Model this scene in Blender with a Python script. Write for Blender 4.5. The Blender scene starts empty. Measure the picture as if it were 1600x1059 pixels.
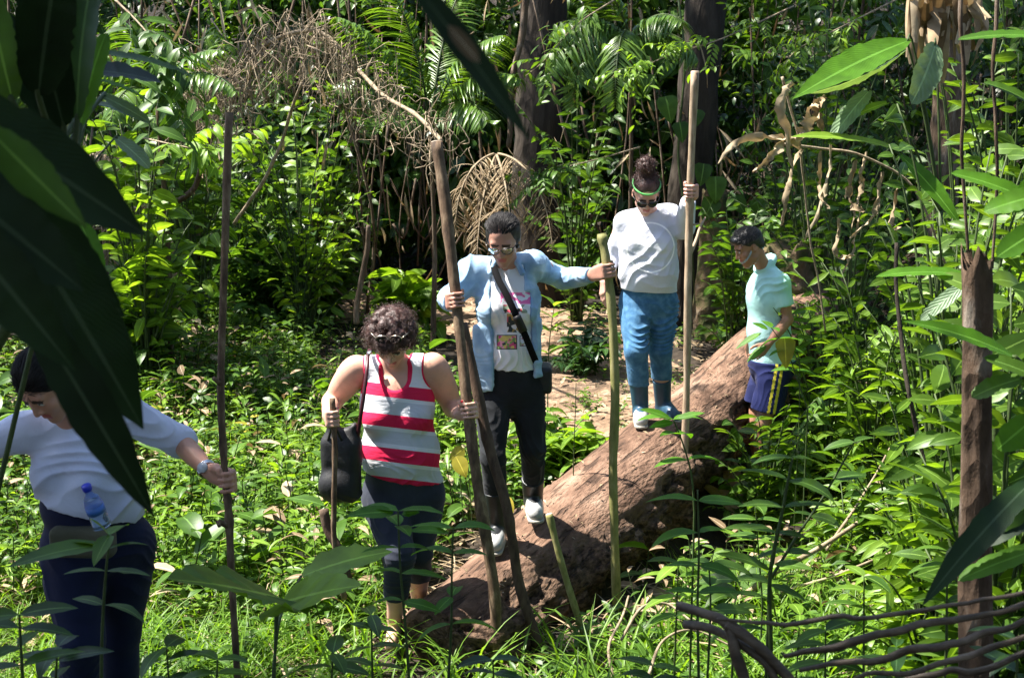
import bpy, math, random
import numpy as np
from mathutils import Vector, Matrix
S = bpy.context.scene
R = math.radians
# ---------------------------------------------------------------- camera
CAMH = 2.4; PITCH = R(10.9); FPX = 2000.0
cam_d = bpy.data.cameras.new('camera'); cam = bpy.data.objects.new('camera', cam_d)
S.collection.objects.link(cam); S.camera = cam
cam.location = (0, 0, CAMH); cam.rotation_euler = (math.pi/2-PITCH, 0, 0)
cam_d.sensor_width = 23.6; cam_d.lens = FPX/1600*23.6
cam_d.clip_start = 0.05; cam_d.clip_end = 500
cam_d.dof.use_dof = True; cam_d.dof.focus_distance = 6.6; cam_d.dof.aperture_fstop = 5.6
# ---------------------------------------------------------------- light
SUN = np.array([-0.48, 0.08, 0.85]); SUN /= np.linalg.norm(SUN)
el = math.asin(SUN[2]); az = math.atan2(SUN[0], SUN[1])
w = bpy.data.worlds.new('World'); S.world = w; w.use_nodes = True
nt = w.node_tree; bg = nt.nodes['Background']
sky = nt.nodes.new('ShaderNodeTexSky'); sky.sky_type = 'NISHITA'; sky.sun_disc = False
sky.sun_elevation = el; sky.sun_rotation = az
nt.links.new(sky.outputs[0], bg.inputs[0]); bg.inputs[1].default_value = 0.10
sl = bpy.data.lights.new('sun', 'SUN'); sl.energy = 5.0; sl.angle = R(0.6); sl.color = (1, .95, .86)
so = bpy.data.objects.new('sun', sl); S.collection.objects.link(so)
so.rotation_euler = Vector((-SUN[0], -SUN[1], -SUN[2])).to_track_quat('-Z', 'Y').to_euler()
S.view_settings.view_transform = 'Standard'; S.view_settings.look = 'None'
S.view_settings.exposure = 1.95; S.view_settings.gamma = 1
S.render.engine = 'CYCLES'
S.cycles.max_bounces = 6; S.cycles.diffuse_bounces = 3; S.cycles.glossy_bounces = 2
S.cycles.transmission_bounces = 4; S.cycles.transparent_max_bounces = 6

# ---------------------------------------------------------------- helpers
def A(*v): return np.array(v, float)
def unit(v): v = np.asarray(v, float); return v/(np.linalg.norm(v)+1e-12)
ct, st = math.cos(PITCH), math.sin(PITCH)
def P(px, py, Y):
    "the place at depth Y (metres in front of the camera) that is seen at photo pixel px, py"
    x = (px-800)/FPX; v = -(py-529.5)/FPX
    d = A(x, ct+v*st, -st+v*ct); d *= Y/d[1]
    return d+A(0, 0, CAMH)
def empty(name, label, cat, loc, group=None):
    o = bpy.data.objects.new(name, None); S.collection.objects.link(o)
    o.location = tuple(loc); o.empty_display_size = .2
    return tag(o, label, cat, group)
def tag(o, label=None, cat=None, group=None, kind=None):
    if label: o['label'] = label
    if cat: o['category'] = cat
    if group: o['group'] = group
    if kind: o['kind'] = kind
    return o
def mesh_np(name, V, F, mats, uv=None, attrs=None, fmat=None, smooth=True):
    V = np.asarray(V, np.float32); F = np.asarray(F, np.int32)
    me = bpy.data.meshes.new(name); n = len(F); k = F.shape[1]
    me.vertices.add(len(V)); me.vertices.foreach_set('co', V.ravel())
    me.loops.add(n*k); me.loops.foreach_set('vertex_index', F.ravel())
    me.polygons.add(n); me.polygons.foreach_set('loop_start', np.arange(0, n*k, k, dtype=np.int32))
    if smooth: me.polygons.foreach_set('use_smooth', np.ones(n, bool))
    if uv is not None:
        l = me.uv_layers.new(name='UVMap'); l.data.foreach_set('uv', np.asarray(uv, np.float32)[F.ravel()].ravel())
    for an, a in (attrs or {}).items():
        at = me.attributes.new(an, 'FLOAT', 'POINT'); at.data.foreach_set('value', np.asarray(a, np.float32))
    if not isinstance(mats, (list, tuple)): mats = [mats]
    for m in mats: me.materials.append(m)
    if fmat is not None: me.polygons.foreach_set('material_index', np.asarray(fmat, np.int32))
    me.update(calc_edges=True); me.validate()
    return me
def put(name, me, parent=None, loc=None):
    o = bpy.data.objects.new(name, me); S.collection.objects.link(o)
    if parent is not None: o.parent = parent
    if loc is not None: o.location = tuple(loc)
    return o

# ---------------------------------------------------------------- numpy noise
def _hash(i, j, k, s):
    h = (i*374761393 + j*668265263 + k*2147483647 + s*1274126177) & 0xffffffff
    h = ((h ^ (h >> 13))*1274126177) & 0xffffffff
    return ((h ^ (h >> 16)) & 0xffff)/65535.0
def noise3(p, s=0):
    p = np.asarray(p, float); i = np.floor(p).astype(np.int64); f = p-i; f = f*f*(3-2*f); r = 0
    for a in (0, 1):
        for b in (0, 1):
            for c in (0, 1):
                wgt = (f[..., 0] if a else 1-f[..., 0])*(f[..., 1] if b else 1-f[..., 1])*(f[..., 2] if c else 1-f[..., 2])
                r = r+wgt*_hash(i[..., 0]+a, i[..., 1]+b, i[..., 2]+c, s)
    return r*2-1
def fbm(p, o=4, s=0):
    r = 0; a = 1.; p = np.asarray(p, float)
    for k in range(o): r = r+a*noise3(p*2**k, s+k); a *= .5
    return r

# ---------------------------------------------------------------- distance field bodies
class Field:
    def __init__(s, lo, hi, h):
        s.lo = np.asarray(lo, float); s.h = h
        s.n = np.ceil((np.asarray(hi)-s.lo)/h).astype(int)+1
        s.F = np.full(s.n, 1.0, np.float32)
    def reg(s, lo, hi):
        a = np.clip(np.floor((lo-s.lo)/s.h).astype(int), 0, s.n-1); b = np.clip(np.ceil((hi-s.lo)/s.h).astype(int)+1, 1, s.n)
        if (b <= a).any(): return None, None
        sl = tuple(slice(x, y) for x, y in zip(a, b))
        g = [s.lo[i]+s.h*np.arange(a[i], b[i]) for i in range(3)]
        X = np.stack(np.meshgrid(*g, indexing='ij'), -1).astype(np.float32)
        return sl, X
    def op(s, pr, grow=0):
        kind = pr['t']; k = pr.get('k', .01); g = grow if not pr.get('neg') else 0
        if kind == 'plane':      # keep the side opposite to n
            g3 = [s.lo[i]+s.h*np.arange(s.n[i]) for i in range(3)]
            c, n = pr['c'], pr['n']
            d = ((g3[0]-c[0])*n[0])[:, None, None]+((g3[1]-c[1])*n[1])[None, :, None]+((g3[2]-c[2])*n[2])[None, None, :]
            s.F = np.maximum(s.F, d.astype(np.float32)); return
        if kind == 'cone':
            a, b, r1, r2 = pr['a'], pr['b'], pr['r'][0]+g, pr['r'][1]+g
            m = max(r1, r2)+k+3*s.h
            sl, X = s.reg(np.minimum(a, b)-m, np.maximum(a, b)+m)
            if sl is None: return
            ba = (b-a).astype(np.float32); pa = X-a.astype(np.float32)
            h = np.clip((pa@ba)/max(float(ba@ba), 1e-9), 0, 1)
            bl = pr.get('bulge', 0)
            d = np.linalg.norm(pa-h[..., None]*ba, axis=-1)-(r1+(r2-r1)*h+bl*np.sin(np.pi*np.clip(h*1.25, 0, 1)))
        else:
            c, rr, M = pr['c'], np.asarray(pr['r'])+g, pr.get('M', np.eye(3))   # M rows are axes
            e = np.abs(M.T)@rr if kind == 'ell' else np.abs(M.T)@rr
            m = e+k+3*s.h
            sl, X = s.reg(c-m, c+m)
            if sl is None: return
            q = (X-c.astype(np.float32))@M.T.astype(np.float32)
            if kind == 'ell':
                k0 = np.linalg.norm(q/rr, axis=-1); k1 = np.linalg.norm(q/(rr*rr), axis=-1)
                d = k0*(k0-1)/np.maximum(k1, 1e-6)
            else:
                rd = pr.get('rd', .01); e = np.abs(q)-(rr-rd)
                d = np.linalg.norm(np.maximum(e, 0), axis=-1)+np.minimum(e.max(-1), 0)-rd
        for c, n in pr.get('cap', []):
            d = np.maximum(d, (X-c)@n)
        o = s.F[sl]
        if pr.get('neg'):
            hh = np.maximum(k-np.abs(o+d), 0)/k; s.F[sl] = np.maximum(o, -d)+hh*hh*k*.25
        else:
            hh = np.maximum(k-np.abs(o-d), 0)/k; s.F[sl] = np.minimum(o, d)-hh*hh*k*.25
    def mesh(s, smooth=1):
        F = s.F; I = F < 0
        n = s.n-1
        cnt = np.zeros(n, np.int8)
        cr = [(a, b, c) for a in (0, 1) for b in (0, 1) for c in (0, 1)]
        for a, b, c in cr: cnt += I[a:a+n[0], b:b+n[1], c:c+n[2]]
        act = np.argwhere((cnt > 0) & (cnt < 8))
        idx = np.full(n, -1, np.int32); idx[tuple(act.T)] = np.arange(len(act))
        sm = np.zeros((len(act), 3)); ct_ = np.zeros(len(act))
        for ax in range(3):
            for o1 in (0, 1):
                for o2 in (0, 1):
                    o = [0, 0, 0]; oth = [i for i in range(3) if i != ax]; o[oth[0]] = o1; o[oth[1]] = o2
                    p = act+o; q = p.copy(); q[:, ax] += 1
                    fa = F[tuple(p.T)]; fb = F[tuple(q.T)]; m = (fa < 0) != (fb < 0)
                    t = np.where(m, fa/np.where(m, fa-fb, 1), 0)
                    pt = np.array(o, float)[None]+np.zeros((len(act), 3)); pt[:, ax] += t
                    sm += pt*m[:, None]; ct_ += m
        V = s.lo+s.h*(act+sm/ct_[:, None])
        Q = []
        for ax in range(3):
            sa = [slice(0, None)]*3; sb = [slice(0, None)]*3
            sa[ax] = slice(0, -1); sb[ax] = slice(1, None)
            ia = I[tuple(sa)]; ib = I[tuple(sb)]
            e = np.argwhere(ia != ib); fl = ia[tuple(e.T)]
            o1, o2 = [(1, 2), (2, 0), (0, 1)][ax]
            ok = (e[:, o1] > 0) & (e[:, o2] > 0) & (e[:, o1] < s.n[o1]-1) & (e[:, o2] < s.n[o2]-1)
            e = e[ok]; fl = fl[ok]
            def c(d1, d2):
                x = e.copy(); x[:, o1] += d1; x[:, o2] += d2; return idx[tuple(x.T)]
            q = np.stack([c(-1, -1), c(0, -1), c(0, 0), c(-1, 0)], 1)
            q[~fl] = q[~fl][:, ::-1]; Q.append(q)
        Q = np.concatenate(Q)
        for _ in range(smooth):
            acc = np.zeros_like(V); dg = np.zeros(len(V))
            for i in range(4):
                a, b = Q[:, i], Q[:, (i+1) % 4]
                for x in range(3): acc[:, x] += np.bincount(a, V[b, x], len(V))+np.bincount(b, V[a, x], len(V))
                dg += np.bincount(a, minlength=len(V))+np.bincount(b, minlength=len(V))
            V = V*.5+.5*acc/np.maximum(dg, 1)[:, None]
        return V, Q
def vnormals(V, Q):
    n = np.cross(V[Q[:, 2]]-V[Q[:, 0]], V[Q[:, 3]]-V[Q[:, 1]]); N = np.zeros_like(V)
    for i in range(4):
        for x in range(3): N[:, x] += np.bincount(Q[:, i], n[:, x], len(V))
    return N/(np.linalg.norm(N, axis=1)[:, None]+1e-12)
def cone(a, b, r1, r2, k=.01, **kw): return dict(t='cone', a=np.asarray(a, float), b=np.asarray(b, float), r=(r1, r2), k=k, **kw)
def ell(c, r, M=None, k=.01, **kw): return dict(t='ell', c=np.asarray(c, float), r=r, M=np.eye(3) if M is None else M, k=k, **kw)
def boxp(c, r, M=None, k=.01, **kw): return dict(t='box', c=np.asarray(c, float), r=r, M=np.eye(3) if M is None else M, k=k, **kw)
def neg(d): d = dict(d); d['neg'] = True; return d
def plane(c, n): return dict(t='plane', c=np.asarray(c, float), n=unit(n))
def grown(prs, g):
    out = []
    for p in prs:
        p = dict(p)
        if p['t'] == 'cone': p['r'] = (p['r'][0]+g, p['r'][1]+g)
        elif p['t'] in ('ell', 'box'): p['r'] = tuple(np.asarray(p['r'])+g)
        out.append(p)
    return out
def solid(prs, h):
    lo = np.full(3, 9e9); hi = -lo
    for p in prs:
        if p.get('neg') or p['t'] == 'plane': continue
        if p['t'] == 'cone':
            m = max(p['r'])+p.get('bulge', 0); l = np.minimum(p['a'], p['b'])-m; u = np.maximum(p['a'], p['b'])+m
        else:
            e = np.abs(p['M'].T)@np.asarray(p['r']); l = p['c']-e; u = p['c']+e
        lo = np.minimum(lo, l); hi = np.maximum(hi, u)
    f = Field(lo-4*h-.01, hi+4*h+.01, h)
    for p in prs: f.op(p)
    return f.mesh()

# ---------------------------------------------------------------- tubes, leaves
class Geo:
    "collects quads with uv and a random value; build() links them as one mesh object"
    def __init__(s): s.V = []; s.F = []; s.U = []; s.R = []; s.M = []; s.n = 0
    def add(s, V, F, U=None, rnd=None, mi=0):
        V = np.asarray(V, float).reshape(-1, 3); F = np.asarray(F).reshape(-1, 4)
        s.V.append(V); s.F.append(F+s.n); s.n += len(V)
        s.U.append(np.zeros((len(V), 2)) if U is None else U)
        s.R.append(np.full(len(V), .5) if rnd is None else np.broadcast_to(rnd, (len(V),)))
        s.M.append(np.full(len(F), mi))
    def tube(s, pts, rad, sides=6, mi=0, rnd=None, lump=0, seed=0):
        pts = np.asarray(pts, float); n = len(pts); rad = np.broadcast_to(np.asarray(rad, float), (n,))
        T = np.gradient(pts, axis=0); T /= np.linalg.norm(T, axis=1)[:, None]+1e-9
        ref = A(0, 0, 1) if abs(T[0][2]) < .8 else A(1, 0, 0)
        U_ = np.cross(T, ref); U_ /= np.linalg.norm(U_, axis=1)[:, None]+1e-9; W_ = np.cross(T, U_)
        a = np.arange(sides)*2*np.pi/sides
        ring = np.cos(a)[None, :, None]*U_[:, None]+np.sin(a)[None, :, None]*W_[:, None]
        rr = rad[:, None]*np.ones((n, sides))
        if lump: rr = rr*(1+lump*fbm(np.stack([np.cos(a)[None]*1.5+pts[:, 2:3]*9, np.sin(a)[None]*1.5+pts[:, :1]*9, np.ones((n, 1))*a[None]*0+pts[:, 1:2]*9], -1), 3, seed))
        V = (pts[:, None]+ring*rr[..., None]).reshape(-1, 3)
        i = np.arange(n-1)[:, None]*sides; j = np.arange(sides)[None]; j2 = (j+1) % sides
        F = np.stack([i+j, i+j2, i+sides+j2, i+sides+j], -1).reshape(-1, 4)
        L = np.concatenate([[0], np.cumsum(np.linalg.norm(np.diff(pts, axis=0), axis=1))])
        U = np.stack([np.repeat(L, sides), np.tile(a/6.283, n)], 1)
        # end caps (fan of quads with a doubled centre)
        V = np.concatenate([V, pts[:1], pts[-1:]]); U = np.concatenate([U, [[0, 0], [L[-1], 0]]])
        c0, c1 = n*sides, n*sides+1; C = []
        for q in range(0, sides, 2):
            C.append([c0, (q+2) % sides, (q+1) % sides, q]); b = (n-1)*sides
            C.append([c1, b+q, b+(q+1) % sides, b+(q+2) % sides])
        s.add(V, np.concatenate([F, C]), U, .5 if rnd is None else rnd, mi)
    def leaves(s, O, D, UP, L, W, bend=.6, fold=.25, seg=4, prof='ovate', mi=0, rnd=None, wav=0, rng=None):
        O = np.asarray(O, float).reshape(-1, 3); N = len(O)
        if N == 0: return
        rng = rng or np.random.default_rng(1)
        D = np.broadcast_to(np.asarray(D, float), (N, 3)); D = D/(np.linalg.norm(D, axis=1)[:, None]+1e-9)
        UP = np.broadcast_to(np.asarray(UP, float), (N, 3)); Sd = np.cross(D, UP); Sd /= np.linalg.norm(Sd, axis=1)[:, None]+1e-9
        UP = np.cross(Sd, D)
        L = np.broadcast_to(L, (N,)); W = np.broadcast_to(W, (N,)); bend = np.broadcast_to(bend, (N,)); fold = np.broadcast_to(fold, (N,))
        t = np.linspace(0, 1, seg+1)
        w = {'ovate': np.sin(np.pi*np.clip(t, 0, 1)**.75)**.8*1.0, 'lance': np.sin(np.pi*t**.9)**.9, 'grass': (1-t)**.5*np.minimum(1, .5+t*4),
             'heart': np.where(t < .12, .62+t*3, np.cos((t-.12)/.88*np.pi/2)**.8), 'obl': np.sin(np.pi*t**1.0)**.45,
             'strap': np.minimum(1, (1-t)*4)**.7*np.minimum(1, .35+t*6)}[prof]
        w = np.maximum(w, .015)
        ang = bend[:, None]*t[None]**1.2; stp = (L/seg)[:, None]
        am = (ang[:, :-1]+ang[:, 1:])/2
        cx = np.concatenate([np.zeros((N, 1)), np.cumsum(stp*np.cos(am), 1)], 1); cz = np.concatenate([np.zeros((N, 1)), -np.cumsum(stp*np.sin(am), 1)], 1)
        C = O[:, None]+D[:, None]*cx[..., None]+UP[:, None]*cz[..., None]
        NU = UP[:, None]*np.cos(ang)[..., None]+D[:, None]*np.sin(ang)[..., None]
        hw = (W[:, None]/2)*w[None]
        jig = 0 if not wav else wav*hw*rng.normal(size=hw.shape)
        f = fold[:, None]; rg1 = 1 if not wav else 1-wav*3.2*rng.random(hw.shape)**2; rg2 = 1 if not wav else 1-wav*3.2*rng.random(hw.shape)**2
        Lf = C-Sd[:, None]*(hw*rg1*np.cos(f))[..., None]+NU*(hw*np.sin(f)+jig)[..., None]
        jig = 0 if not wav else wav*hw*rng.normal(size=hw.shape)
        Rt = C+Sd[:, None]*(hw*rg2*np.cos(f))[..., None]+NU*(hw*np.sin(f)+jig)[..., None]
        V = np.stack([Lf, C, Rt], 2).reshape(N, -1, 3)
        k = np.arange(seg)*3
        f1 = np.stack([k, k+1, k+4, k+3], 1); f2 = np.stack([k+1, k+2, k+5, k+4], 1); f0 = np.concatenate([f1, f2])
        F = f0[None]+(np.arange(N)*(seg+1)*3)[:, None, None]
        U = np.stack([np.repeat(t, 3), np.tile([0, .5, 1.], seg+1)], 1); U = np.tile(U, (N, 1))
        r = rng.random(N) if rnd is None else np.broadcast_to(rnd, (N,))
        s.add(V.reshape(-1, 3), F.reshape(-1, 4), U, np.repeat(r, (seg+1)*3), mi)
    def mesh(s, name, mats, base=(0, 0, 0), smooth=True):
        return mesh_np(name, np.concatenate(s.V)-np.asarray(base), np.concatenate(s.F), mats, np.concatenate(s.U), {'rnd': np.concatenate(s.R)}, np.concatenate(s.M), smooth)
    def build(s, name, mats, parent=None, base=(0, 0, 0), smooth=True):
        return put(name, s.mesh(name, mats, base, smooth), parent, None if parent is not None else base)
def spline(pts, n=24):
    "smooth curve through points"
    p = np.asarray(pts, float); m = len(p)
    if m == 2: return p[0]+(p[1]-p[0])*np.linspace(0, 1, n)[:, None]
    e = np.concatenate([[2*p[0]-p[1]], p, [2*p[-1]-p[-2]]]); out = []
    u = np.linspace(0, m-1-1e-6, n); i = u.astype(int); f = (u-i)[:, None]
    a, b, c, d = e[i], e[i+1], e[i+2], e[i+3]
    return .5*(2*b+(c-a)*f+(2*a-5*b+4*c-d)*f*f+(3*b-a-3*c+d)*f**3)

# ---------------------------------------------------------------- materials
def nodes(name):
    m = bpy.data.materials.new(name); m.use_nodes = True; nt = m.node_tree
    return m, nt, nt.nodes['Principled BSDF']
def N(nt, typ, **kw):
    n = nt.nodes.new(typ)
    for k, v in kw.items():
        if k[0] == 'i' and k[1:].isdigit(): n.inputs[int(k[1:])].default_value = v
        else: setattr(n, k, v)
    return n
def ramp(nt, stops, interp='LINEAR'):
    r = N(nt, 'ShaderNodeValToRGB'); r.color_ramp.interpolation = interp; e = r.color_ramp.elements
    while len(e) < len(stops): e.new(.5)
    for x, (p, c) in zip(e, stops): x.position = p; x.color = (*c[:3], 1)
    return r
def c4(c): return (*c, 1)
def leaf_mat(name, cols, rough=.38, trans=.35, tcol=None, vein=0, spec=.5, bump=.2):
    m, nt, b = nodes(name); L = nt.links.new
    at = N(nt, 'ShaderNodeAttribute', attribute_name='rnd')
    rp = ramp(nt, [(i/(len(cols)-1), c) for i, c in enumerate(cols)]); L(at.outputs['Fac'], rp.inputs[0])
    uv = N(nt, 'ShaderNodeUVMap'); sp = N(nt, 'ShaderNodeSeparateXYZ'); L(uv.outputs[0], sp.inputs[0])
    ge = N(nt, 'ShaderNodeNewGeometry')
    nz = N(nt, 'ShaderNodeTexNoise'); nz.inputs['Scale'].default_value = 14; nz.inputs['Detail'].default_value = 3; L(ge.outputs['Position'], nz.inputs['Vector'])
    mx = N(nt, 'ShaderNodeMix', data_type='RGBA', blend_type='MULTIPLY'); mx.inputs[0].default_value = .6
    L(rp.outputs[0], mx.inputs[6]); r2 = ramp(nt, [(.3, (.55, .55, .5)), (.7, (1.25, 1.25, 1.1))]); L(nz.outputs[0], r2.inputs[0]); L(r2.outputs[0], mx.inputs[7])
    col = mx.outputs[2]
    # midrib: a paler line along the middle of each leaf
    sb = N(nt, 'ShaderNodeMath', operation='SUBTRACT', i1=.5); L(sp.outputs[1], sb.inputs[0])
    ab = N(nt, 'ShaderNodeMath', operation='ABSOLUTE'); L(sb.outputs[0], ab.inputs[0])
    lt = N(nt, 'ShaderNodeMath', operation='LESS_THAN', i1=.035); L(ab.outputs[0], lt.inputs[0])
    fc = N(nt, 'ShaderNodeMath', operation='MULTIPLY', i1=.5); L(lt.outputs[0], fc.inputs[0])
    m2 = N(nt, 'ShaderNodeMix', data_type='RGBA'); L(fc.outputs[0], m2.inputs[0]); L(col, m2.inputs[6]); m2.inputs[7].default_value = c4([min(1, x*2+.05) for x in cols[-1]])
    col = m2.outputs[2]
    bp = N(nt, 'ShaderNodeBump'); bp.inputs['Strength'].default_value = bump; bp.inputs['Distance'].default_value = .01
    if vein:
        # side veins run out from the midrib at a slant
        ma = N(nt, 'ShaderNodeMath', operation='MULTIPLY', i1=-.55); L(ab.outputs[0], ma.inputs[0])
        ad = N(nt, 'ShaderNodeMath', operation='ADD'); L(ma.outputs[0], ad.inputs[0]); L(sp.outputs[0], ad.inputs[1])
        ml = N(nt, 'ShaderNodeMath', operation='MULTIPLY', i1=vein*6.283); L(ad.outputs[0], ml.inputs[0])
        sn = N(nt, 'ShaderNodeMath', operation='SINE'); L(ml.outputs[0], sn.inputs[0]); L(sn.outputs[0], bp.inputs['Height'])
    else: L(nz.outputs[0], bp.inputs['Height'])
    L(bp.outputs[0], b.inputs['Normal']); L(col, b.inputs['Base Color'])
    b.inputs['Roughness'].default_value = rough; b.inputs['Specular IOR Level'].default_value = spec
    if trans:
        tr = N(nt, 'ShaderNodeBsdfTranslucent'); ms = N(nt, 'ShaderNodeMixShader'); ms.inputs[0].default_value = trans
        m3 = N(nt, 'ShaderNodeMix', data_type='RGBA', blend_type='MULTIPLY'); m3.inputs[0].default_value = 1
        L(col, m3.inputs[6]); m3.inputs[7].default_value = c4(tcol or (1.9, 1.8, .55)); m3.clamp_result = False
        L(m3.outputs[2], tr.inputs[0]); out = nt.nodes['Material Output']
        L(b.outputs[0], ms.inputs[1]); L(tr.outputs[0], ms.inputs[2]); L(ms.outputs[0], out.inputs[0])
    return m
def rough_mat(name, cols, scale=8, rough=.85, bump=.5, dist=.02, stretch=(1, 1, 1), detail=8, metal=0, spec=.3, coord='Object', sc2=0):
    m, nt, b = nodes(name); L = nt.links.new
    tc = N(nt, 'ShaderNodeTexCoord'); mp = N(nt, 'ShaderNodeMapping'); mp.inputs['Scale'].default_value = stretch
    L(tc.outputs[coord], mp.inputs[0])
    nz = N(nt, 'ShaderNodeTexNoise'); nz.inputs['Scale'].default_value = scale; nz.inputs['Detail'].default_value = detail; nz.inputs['Roughness'].default_value = .65
    L(mp.outputs[0], nz.inputs['Vector'])
    k = len(cols); rp = ramp(nt, [(.3+.4*i/(k-1), c) for i, c in enumerate(cols)]); L(nz.outputs[0], rp.inputs[0])
    L(rp.outputs[0], b.inputs['Base Color']); b.inputs['Roughness'].default_value = rough; b.inputs['Metallic'].default_value = metal
    b.inputs['Specular IOR Level'].default_value = spec
    h = nz.outputs[0]
    if sc2:
        vo = N(nt, 'ShaderNodeTexVoronoi'); vo.inputs['Scale'].default_value = sc2; L(mp.outputs[0], vo.inputs['Vector'])
        ad = N(nt, 'ShaderNodeMath', operation='ADD'); L(nz.outputs[0], ad.inputs[0]); L(vo.outputs[0], ad.inputs[1]); h = ad.outputs[0]
    bp = N(nt, 'ShaderNodeBump'); bp.inputs['Strength'].default_value = bump; bp.inputs['Distance'].default_value = dist
    L(h, bp.inputs['Height']); L(bp.outputs[0], b.inputs['Normal'])
    return m
# ================================================================ THE GROUND, PATH, LOG
def sst(a, b, x): t = np.clip((x-a)/(b-a), 0, 1); return t*t*(3-2*t)
def logx(Y): return .10+.527*(Y-6.5)
LZ = ([4.6, 5.2, 5.8, 6.36, 6.62, 7.3, 8.1, 9.0, 10.3, 12.0], [-.14, -.02, .05, .105, .165, .25, .315, .40, .58, .74])
def ground(x, y):
    x = np.asarray(x, float); y = np.asarray(y, float)
    h = -.22+1.05*(1-sst(.3, 4.2, y))+.22*sst(7, 11, y)
    dx = (x-logx(y))*.885
    h = h-.32*sst(.05, .5, dx)*(1-sst(1.1, 2.6, dx))*sst(5.6, 7.2, y)*(1-sst(11, 13, y))
    h = h+.35*sst(2.5, 6, x)*sst(6, 9, y)+.3*sst(-2.5, -6, x)*sst(6, 9, y)
    h = h+6.5*sst(16.5, 34, y)+5*sst(9, 25, np.abs(x))
    p = np.stack([x, y, x*0], -1)
    return h+.05*fbm(p*.9, 3, 7)*sst(0, 3, y)
g1 = np.concatenate([np.linspace(-60, -9, 40), np.linspace(-8.8, 8.8, 150), np.linspace(9, 60, 40)]); g2 = np.concatenate([np.linspace(-12, 0, 12), np.linspace(.1, 17, 150), np.linspace(17.4, 70, 60)])
X, Y_ = np.meshgrid(g1, g2, indexing='ij'); Z = ground(X, Y_)
V = np.stack([X, Y_, Z], -1).reshape(-1, 3); n2 = len(g2)
i, k = np.meshgrid(np.arange(len(g1)-1), np.arange(n2-1), indexing='ij'); a = (i*n2+k).ravel()
M_soil = rough_mat('soil', [(.010, .008, .006), (.022, .016, .011), (.048, .034, .022)], 2.2, .95, .8, .03, detail=12, coord='Object', sc2=14)
tag(put('ground', mesh_np('ground', V, np.stack([a, a+n2, a+n2+1, a+1], 1), M_soil)), kind='structure')
# trodden earth path behind the women
pc = spline([(1.1, 8.3, 0), (.95, 9.4, 0), (.75, 10.6, 0), (.55, 12, 0), (.1, 13.4, 0), (-.7, 14.4, 0), (-2.1, 14.9, 0)], 60); T = np.gradient(pc, axis=0); T /= np.linalg.norm(T, axis=1)[:, None]; Nn = np.stack([-T[:, 1], T[:, 0], T[:, 2]], 1)
wd = .85+.35*np.abs(fbm(pc*.9, 3, 3))+.5*sst(11, 13.4, pc[:, 1]); u = np.linspace(-1, 1, 21)
XY = pc[:, None]+Nn[:, None]*(u[None, :, None]*wd[:, None, None]); Zp = ground(XY[..., 0], XY[..., 1])+.03-.10*np.abs(u)[None]**4
V = np.stack([XY[..., 0], XY[..., 1], Zp], -1).reshape(-1, 3); i, k = np.meshgrid(np.arange(59), np.arange(20), indexing='ij'); a = (i*21+k).ravel()
M_path = rough_mat('trodden_earth', [(.12, .075, .045), (.22, .145, .092), (.33, .235, .16)], 3.5, .95, .7, .03, detail=12, sc2=22)
tag(put('dirt_path', mesh_np('dirt_path', V, np.stack([a, a+21, a+22, a+1], 1), M_path)), kind='structure')
def on_path(x, y, m=1.0):
    x = np.asarray(x, float); y = np.asarray(y, float)
    d = np.min(np.hypot(x[:, None]-pc[None, :, 0], y[:, None]-pc[None, :, 1])-wd[None]*m, 1); return d < 0

# ---------------------------------------------------------------- fallen log (a huge trunk used as a bridge)
m, nt, b = nodes('weathered_log'); L = nt.links.new
tc = N(nt, 'ShaderNodeTexCoord'); ge = N(nt, 'ShaderNodeNewGeometry'); sp = N(nt, 'ShaderNodeSeparateXYZ'); L(ge.outputs['Normal'], sp.inputs[0])
mp = N(nt, 'ShaderNodeMapping'); mp.inputs['Rotation'].default_value = (0, 0, R(27.8)); L(tc.outputs['Object'], mp.inputs[0]); mp2 = N(nt, 'ShaderNodeMapping'); mp2.inputs['Scale'].default_value = (1, .35, 1); L(mp.outputs[0], mp2.inputs[0])
n1 = N(nt, 'ShaderNodeTexNoise'); n1.inputs['Scale'].default_value = 5; n1.inputs['Detail'].default_value = 12; n1.inputs['Roughness'].default_value = .7; L(mp2.outputs[0], n1.inputs['Vector'])
n2_ = N(nt, 'ShaderNodeTexNoise'); n2_.inputs['Scale'].default_value = 45; n2_.inputs['Detail'].default_value = 6; L(mp2.outputs[0], n2_.inputs['Vector'])
rp = ramp(nt, [(.32, (.035, .020, .013)), (.43, (.095, .053, .034)), (.52, (.16, .094, .062)), (.62, (.23, .145, .100)), (.72, (.32, .23, .17))]); L(n1.outputs[0], rp.inputs[0])
rb = ramp(nt, [(.35, (.030, .019, .013)), (.5, (.085, .052, .033)), (.68, (.16, .10, .065))]); L(n2_.outputs[0], rb.inputs[0])
at = N(nt, 'ShaderNodeAttribute', attribute_name='bark'); mx = N(nt, 'ShaderNodeMix', data_type='RGBA'); L(at.outputs['Fac'], mx.inputs[0]); L(rp.outputs[0], mx.inputs[6]); L(rb.outputs[0], mx.inputs[7]); L(mx.outputs[2], b.inputs['Base Color'])
b.inputs['Roughness'].default_value = .9; b.inputs['Specular IOR Level'].default_value = .25
mp3 = N(nt, 'ShaderNodeMapping'); mp3.inputs['Scale'].default_value = (1, .07, 1); L(mp.outputs[0], mp3.inputs[0]); n3 = N(nt, 'ShaderNodeTexNoise'); n3.inputs['Scale'].default_value = 26; n3.inputs['Detail'].default_value = 5; L(mp3.outputs[0], n3.inputs['Vector'])
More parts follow.
